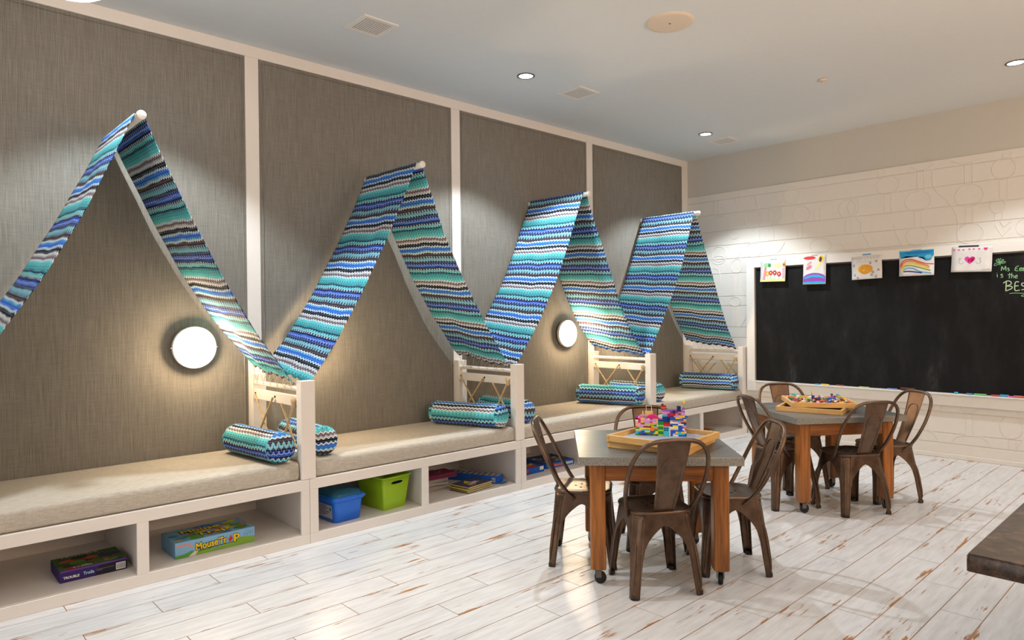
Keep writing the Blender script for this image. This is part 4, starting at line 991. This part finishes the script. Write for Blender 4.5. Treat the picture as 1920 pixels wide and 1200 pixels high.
    top = [(-.0575 * math.cos(math.pi * k / 10), .64 + .13 * math.sin(math.pi * k / 10)) for k in range(11)]
    em = em + top + [(-x, f) for x, f in em[::-1]]
    for off in (-.0022, .0022): MB().tube([(x, bk(f)[0] + off, bk(f)[1]) for x, f in em], .0034, 6).obj('embossed_rib', 'bronze', o)
    return t
CH1 = make_chair('bronze metal chair with its back to the camera at the near table', (3.236, 2.290, 0), math.radians(57 - 90))
for x, y, a, lb in ((3.282, 2.852, -53, 'bronze metal chair on the left of the near table, facing right'), (3.798, 2.147, 136, 'bronze metal chair on the right of the near table, facing left'), (3.835, 2.715, 225, 'bronze metal chair behind the near table, mostly hidden by the brick castle'),
                    (6.03, 2.726, 232, 'bronze metal chair behind the far table, facing the camera'), (5.357, 2.530, -32, 'bronze metal chair on the left of the far table'), (5.56, 2.086, 58.6, 'bronze metal chair with its back to the camera at the far table'), (6.10, 2.02, 143, 'bronze metal chair on the right of the far table, nearest the chalkboard ledge')):
    dup(CH1, (x, y, 0), math.radians(a - 90), lb)

# ---------------------------------------------------------------- tables
TZ = 0.745
def make_table(label, loc, rz):
    t = thing('square_table', label, 'table', loc, rz, 'square play tables')
    h = .455
    loft([RR(h, h, .006, TZ - .046, 2), RR(h, h, .006, TZ - .002, 2)], True, False).obj('top_edge', 'zinc_edge', t)
    loft([RR(h, h, .006, TZ - .002, 2), RR(h - .002, h - .002, .006, TZ, 2)], False, True).obj('table_top', 'zinc', t)
    L = .388; s = .043
    for sx in (-1, 1):
        for sy in (-1, 1):
            cx, cy = sx * (L - s), sy * (L - s)
            o = B((-s, -s, 0), (s, s, TZ - .048 - .088), .006).obj('leg', 'leg_wood', t); o.location = (cx, cy, .088)
            MB().lathe([(0.0, -.001), (.030, -.001), (.030, -.006), (0.0, -.006)], (0, 0, 0), 2, 16).obj('castor_plate', 'steel', o, True)
            mb = MB(); mb.box((-.021, -.016, -.050), (-.017, .016, -.006), .001); mb.box((.017, -.016, -.050), (.021, .016, -.006), .001); mb.box((-.021, -.016, -.012), (.021, .016, -.006), .001)
            f = mb.obj('castor_fork', 'steel', o); f.rotation_euler = (0, 0, .6 * sx + .9 * sy); f.location = (0, 0, 0)
            c = MB().lathe([(0.0, -.013), (.030, -.013), (.034, -.009), (.034, .009), (.030, .013), (0.0, .013)], (0, 0.012, -.0535), 0, 18).obj('castor_wheel', 'rubber', o, True); c.rotation_euler = (0, 0, .6 * sx + .9 * sy)
    for sg in (-1, 1):
        o = B((-(L - 2 * s), -.012, TZ - .150), (L - 2 * s, .012, TZ - .048), .002).obj('apron', 'apron_wood', t); o.location = (0, sg * (L - .022), 0)
        o = B((-(L - 2 * s), -.012, TZ - .150), (L - 2 * s, .012, TZ - .048), .002).obj('apron', 'apron_wood', t); o.location = (sg * (L - .022), 0, 0); o.rotation_euler = (0, 0, math.pi / 2)
    return t
T1 = make_table('square zinc-topped wooden table on castors, nearest the camera, with brick castle', (3.505, 2.503, 0), math.radians(-46.8))
dup(T1, (5.68, 2.377, 0), math.radians(-35.5), 'square zinc-topped wooden table on castors by the chalkboard, with loose bricks')

# wooden trays
def tray(label, loc, rz, base):
    t = thing('wooden_tray', label, 'tray', loc, rz, 'wooden brick trays'); h, w2, th = .038, .248, .020
    for sg in (-1, 1):
        o = B((-w2, -th / 2, 0), (w2, th / 2, h), .0015).obj('side', 'tray_wood', t); o.location = (0, sg * (w2 - th / 2), 0)
        o = B((-w2 + th, -th / 2, 0), (w2 - th, th / 2, h), .0015).obj('side', 'tray_wood', t); o.location = (sg * (w2 - th / 2), 0, 0); o.rotation_euler = (0, 0, math.pi / 2)
    B((-w2 + th, -w2 + th, .003), (w2 - th, w2 - th, .008)).obj('bottom', 'tray_wood', t)
    if base:
        bp = B((-w2 + th + .001, -w2 + th + .001, .0085), (w2 - th - .001, w2 - th - .001, .012)).obj('baseplate', 'brick_grey', t)
        mb = MB(); n = 50; p = .0083
        for i in range(n):
            for j in range(n):
                x, y = (i - n / 2 + .5) * p, (j - n / 2 + .5) * p; r = .0025
                mb.add([(x + r * c, y + r * s, z) for z in (.012, .0138) for c, s in ((1, 0), (.5, .87), (-.5, .87), (-1, 0), (-.5, -.87), (.5, -.87))], [(0, 1, 7, 6), (1, 2, 8, 7), (2, 3, 9, 8), (3, 4, 10, 9), (4, 5, 11, 10), (5, 0, 6, 11), (6, 7, 8, 9, 10, 11)])
        o = mb.obj('studs', 'brick_grey', t); o['kind'] = 'stuff'
    return t
MATS['brick_grey'].node_tree.nodes['Principled BSDF'].inputs['Base Color'].default_value = (.6, .64, .7, 1)
flat('brick_grey', (184, 192, 206), 0.4, var=0.01)
tray('wooden tray lying flat under the brick castle tray on the near table', (3.497, 2.405, TZ + .0005), math.radians(13.5), False)
tray('upper wooden tray with grey studded plate under the brick castle', (3.462, 2.372, TZ + .039), math.radians(7), True)
tray('lower wooden tray on the far table, corner showing beneath the other', (5.627, 2.385, TZ + .0005), math.radians(12.5), False)
tray('upper wooden tray full of loose bricks on the far table', (5.70, 2.384, TZ + .039), math.radians(34.5), False)

# ---------------------------------------------------------------- toy bricks
ST = .008; BH = .0096
BM = {}
def brick_mesh(nx, ny, hh=1.0):
    k = (nx, ny, hh)
    if k in BM: return BM[k]
    mb = B((0.0002, 0.0002, 0), (nx * ST - .0002, ny * ST - .0002, BH * hh - .0002))
    for i in range(nx):
        for j in range(ny):
            x, y, r, z0 = (i + .5) * ST, (j + .5) * ST, .0025, BH * hh - .0002
            mb.add([(x + r * c, y + r * s, z) for z in (z0, z0 + .0018) for c, s in ((1, 0), (.5, .87), (-.5, .87), (-1, 0), (-.5, -.87), (.5, -.87))], [(0, 1, 7, 6), (1, 2, 8, 7), (2, 3, 9, 8), (3, 4, 10, 9), (4, 5, 11, 10), (5, 0, 6, 11), (6, 7, 8, 9, 10, 11)])
    BM[k] = mb.mesh('brick'); return BM[k]
BMC = {}
def brick(parent, col, nx, ny, loc, hh=1.0, rot=(0, 0, 0), name='brick'):
    k = (nx, ny, hh, col)
    if k not in BMC:
        me = brick_mesh(nx, ny, hh).copy(); me.materials.append(MATS['brick_' + col]); BMC[k] = me
    o = bpy.data.objects.new(name, BMC[k]); COL.objects.link(o); o.parent = parent; o.location = loc; o.rotation_euler = rot; return o
fl, fr = Vector((3.41, 2.54, 0)), Vector((3.575, 2.283, 0))
ang = math.atan2(fr.y - fl.y, fr.x - fl.x)
CZ = TZ + .039 + .0138
ca = thing('brick_castle', 'multicoloured toy brick castle with aqua door in the studded tray', 'toy castle', (fl.x, fl.y, CZ), ang)
rc = random.Random(4)
NXW, NYW = 38, 19
front_rows = ['white blue brown brown blue navy blue green green DOOR white blue navy blue'.split()]
MIX_L = ['yellow', 'lime', 'green', 'aqua', 'tan', 'pink', 'orange', 'yellow', 'lime', 'blue', 'white', 'green', 'brown', 'lavender']
MIX_R = ['blue', 'blue', 'navy', 'tan', 'white', 'yellow', 'blue', 'aqua', 'orange', 'blue', 'lavender']
def wall_run(x0, x1, row, pal, y=0, depth=2, along='x'):
    x = x0
    while x < x1:
        n = min(rc.choice([2, 3, 4, 4, 2, 6]), x1 - x)
        col = rc.choice(pal)
        if along == 'x': brick(ca, col, n, depth, (x * ST, y * ST, row * BH))
        else: brick(ca, col, depth, n, (y * ST, x * ST, row * BH))
        x += n
for row in range(0, 12):
    low = ['blue', 'navy', 'green', 'brown', 'blue'] if row == 0 else ['lime', 'yellow', 'green', 'blue', 'aqua'] if row < 3 else MIX_L
    hgt = 12 if row < 12 else 0
    if row < 11: wall_run(0, 17, row, low if row < 8 else ['pink', 'lavender', 'magenta', 'white', 'yellow', 'tan'])
    # column of green, lime bricks beside the door
    if row < 9: brick(ca, 'green' if row % 3 else 'lime', 4, 2, (17 * ST, 0, row * BH))
    if row >= 6 and row < 9: brick(ca, 'brown' if row > 7 else 'red', 5, 2, (21 * ST, 0, row * BH))
    wall_run(26, NXW, row, MIX_R if row > 0 else ['blue', 'white', 'blue'])
    # right flank, back and left flank
    wall_run(2, NYW, row, ['tan', 'blue', 'yellow', 'white', 'brown', 'orange', 'navy'] if row > 1 else ['blue'], NXW - 2, 2, 'y')
    if row < 9:
        wall_run(0, NXW - 2, row, ['blue', 'pink', 'tan', 'lime', 'aqua', 'purple'], NYW - 2, 2)
        wall_run(2, NYW - 2, row, ['aqua', 'yellow', 'brown', 'pink', 'lime'], 0, 2, 'y')
# blue hall set back on the right, with purple roof
for row in range(6, 15):
    wall_run(20, 34, row, ['blue', 'blue', 'navy'] if row < 12 else ['aqua', 'lavender', 'magenta'] if row < 13 else ['purple', 'pink'], 5)
for k in range(4): brick(ca, ['aqua', 'magenta', 'yellow', 'orange'][k], 4, 2, ((20 + 4 * k) * ST, 3 * ST, 12 * BH))
for x in (20, 25, 30): brick(ca, 'purple', 5, 8, (x * ST, 5 * ST, 15 * BH), 0.6, name='roof_plate')
for k, c in enumerate(('red', 'lavender', 'yellow', 'blue')): brick(ca, c, 4, 2, ((26 + 3 * k) * ST, 0, (12 + (k == 0)) * BH))
# towers and turrets
for k, c in enumerate(('magenta', 'lavender', 'pink', 'purple', 'lavender', 'purple')): brick(ca, c, 2, 2, ((NXW - 3) * ST, 1 * ST, (12 + k) * BH))
MB().tube([(0, 0, 0), (0, 0, .022)], .003, 8).obj('spire_stem', 'brick_lime', ca).location = ((NXW - 2) * ST, 2 * ST, 18 * BH)
MB().lathe([(0.0, 0.0), (.006, .002), (.009, .010), (.007, .020), (.002, .030), (0.0, .031)], n=12).obj('spire_flame', 'brick_yellow', ca).location = ((NXW - 2) * ST, 2 * ST, 18 * BH + .020)
for k, c in enumerate(('pink', 'pink', 'lavender')): brick(ca, c, 5 - k, 2, ((2 + k) * ST, 0, (11 + k * .6) * BH))
brick(ca, 'purple', 3, 2, (0, 3 * ST, 11 * BH)); brick(ca, 'yellow', 1, 1, (5 * ST, 4 * ST, 11 * BH), 4); brick(ca, 'orange', 2, 2, (0, 0, 10 * BH))
# tan suitcase-like block with white handle
brick(ca, 'tan', 6, 2, (7 * ST, 4 * ST, 11 * BH), 4)
MB().tube([(8 * ST, 5 * ST, 15 * BH), (8 * ST, 5 * ST, 15 * BH + .034), (12 * ST, 5 * ST, 15 * BH + .034), (12 * ST, 5 * ST, 15 * BH)], .0018, 6).obj('handle', 'brick_white', ca)
# magenta awning arch
pts = [((13 + 4.6 * math.cos(math.pi * k / 12)) * ST, (3.6 * math.sin(math.pi * k / 12)) * ST) for k in range(13)]
V = [(x, -.004, 11 * BH + z * .8) for x, z in pts] + [(x, .026, 11 * BH + z * .8) for x, z in pts]
MB().add(V, [(k, k + 1, 14 + k, 13 + k) for k in range(12)] + [tuple(range(13))[::-1], tuple(range(13, 26))]).obj('awning', 'brick_magenta', ca, True)
for k, (c, n) in enumerate((('brown', 2), ('orange', 3), ('red', 4), ('brown', 2))): brick(ca, c, n, 2, (19 * ST, 12 * ST, (15 + k) * BH))
brick(ca, 'brown', 2, 2, (20 * ST, 12 * ST, 9 * BH), 6, name='flag_pole')
brick(ca, 'navy', 3, 2, (31 * ST, 4 * ST, 15.6 * BH), 3); brick(ca, 'navy', 2, 2, (NXW * ST - 10 * ST, 2 * ST, 14 * BH), 2)
brick(ca, 'white', 4, 2, (34 * ST, 8 * ST, 12 * BH), 2); brick(ca, 'yellow', 3, 2, (34 * ST, -.001, 12 * BH), 1)
# door with four panes
d = B((21 * ST, -.005, 0), (25.5 * ST, .004, 6 * BH), .001).obj('door', 'brick_aqua', ca)
for i in (0, 1):
    for j in (0, 1): B((21.6 * ST + i * 1.7 * ST, -.0058, 3.4 * BH + j * 1.2 * BH), (22.9 * ST + i * 1.7 * ST, -.0048, 4.3 * BH + j * 1.2 * BH)).obj('pane', 'brick_navy', d)
B((20.8 * ST, -.003, 5.9 * BH), (26.2 * ST, .008, 6.1 * BH)).obj('door_frame', 'brick_white', ca); B((25.5 * ST, -.003, 0), (26.2 * ST, .008, 6 * BH)).obj('door_frame', 'brick_white', ca)
MB().lathe([(0.0, -.004), (.003, -.003), (.003, 0), (0, .001)], (24.9 * ST, -.006, 2.6 * BH), 1, 8).obj('door_knob', 'brick_grey', d)

# loose bricks in the far tray
rl = random.Random(9); TC = (5.70, 2.384); TA = math.radians(34.5)
names = list(PAL); wts = [10, 6, 9, 5, 6, 3, 10, 4, 3, 2, 3, 2, 5, 3, 12, 8, 6]
WORD = {k: k for k in PAL}; WORD['lime'] = 'lime green'; WORD['navy'] = 'navy blue'; WORD['aqua'] = 'aqua'; WORD['grey'] = 'pale grey'
for k in range(150):
    cxy = (rl.uniform(-.20, .20), rl.uniform(-.20, .20)); col = rl.choices(names, wts)[0]
    nx, ny = rl.choice([(2, 4), (2, 2), (1, 4), (2, 3), (2, 6), (1, 2), (4, 2), (3, 1)]); lev = rl.choice([0, 0, 1, 1, 2])
    x = TC[0] + cxy[0] * math.cos(TA) - cxy[1] * math.sin(TA); y = TC[1] + cxy[0] * math.sin(TA) + cxy[1] * math.cos(TA)
    o = brick(None, col, nx, ny, (x, y, TZ + .039 + .0085 + lev * .0125 + .004 * (lev > 0)), 1.0, (rl.uniform(-.5, .5) * (lev > 0), rl.uniform(-.5, .5) * (lev > 0), rl.uniform(0, 6.28)), 'toy_brick')
    o.scale = (1.15,) * 3
    tag(o, '%s toy brick lying loose in the tray on the far table' % WORD[col], 'toy brick', 'loose %s bricks' % WORD[col])
def far(cx, cy): return (TC[0] + cx * math.cos(TA) - cy * math.sin(TA), TC[1] + cx * math.sin(TA) + cy * math.cos(TA))
def built(label, cx, cy, z, parts, rz=0.0):
    x, y = far(cx, cy); t = thing('brick_model', label, 'toy', (x, y, TZ + .039 + z), TA + rz)
    for col, nx, ny, px, py, pz, hh in parts: brick(t, col, nx, ny, (px * ST, py * ST, pz * BH), hh)
    return t
built('small green and purple brick tower standing in the far tray', .02, -.12, .022, [('green', 4, 2, 0, 0, 0, 1), ('green', 4, 3, 0, 0, 1, 1), ('lime', 4, 2, 0, 0, 2, 1), ('purple', 2, 2, 1, 0, 3, 2), ('navy', 2, 2, 1, 0, 5, 1)])
built('yellow and aqua brick gate standing in the far tray', .10, -.19, .022, [('aqua', 2, 2, 0, 0, 0, 2), ('lime', 2, 2, 0, 0, 2, 2), ('yellow', 2, 2, 6, 0, 0, 3), ('orange', 2, 2, 6, 0, 3, 1), ('aqua', 8, 2, 0, 0, 4, .5), ('red', 2, 2, 3, 0, 0, 2)])
built('long blue brick slab lying across the far tray', -.02, -.08, .030, [('blue', 10, 4, 0, 0, 0, 1), ('blue', 8, 2, 1, 1, 1, 1)], -1.2)
tv = built('small orange and grey brick car with black wheels', -.13, -.14, .018, [('grey', 8, 4, 0, 0, 1, .6), ('orange', 4, 4, 0, 0, 1.6, 1), ('white', 2, 4, 5, 0, 1.6, 1), ('brown', 3, 4, 1, 0, 2.6, 1)], -1.35)
for wx in (1.5, 6.5):
    for wy in (-.2, 4.2): MB().lathe([(0, -.004), (.010, -.004), (.010, .004), (0, .004)], (wx * ST, wy * ST, .009), 1, 12).obj('wheel', 'brick_black', tv, True); MB().lathe([(0, -.0048), (.005, -.0045), (.005, .0045), (0, .0048)], (wx * ST, wy * ST, .009), 1, 10).obj('hub', 'brick_white', tv, True)
tv = thing('brick_torch', 'thin brown stick with yellow flame standing in the far tray', 'toy', (*far(.05, .04), TZ + .039 + .03))
MB().tube([(0, 0, 0), (0, 0, .055)], .0025, 6).obj('stick', 'brick_brown', tv); MB().lathe([(0, .050), (.005, .055), (.004, .068), (0, .078)], n=8).obj('flame', 'brick_yellow', tv)

# ---------------------------------------------------------------- granite counter in the corner of the frame
t = thing('counter', 'dark granite counter corner at the bottom right of the photo', 'counter', (2.099, 0.495, 0))
loft([RR(1.2, .7, .008, .853, 3), RR(1.2, .7, .008, .892, 3), RR(1.196, .696, .008, .9, 3)]).obj('granite_top', 'granite', t).location = (1.2, -.7, 0)
B((.35, -1.35, 0), (2.3, -.40, .8525), .003).obj('cabinet', 'white_paint', t)
for k in range(3):
    dd = B((.37 + .645 * k, -.4, .10), (.37 + .645 * k + .62, -.382, .84), .003).obj('cabinet_door', 'white_paint', t)
    MB().tube([(.42 + .645 * k, -.365, .60), (.42 + .645 * k, -.365, .74)], .006, 8).obj('handle', 'steel', dd)
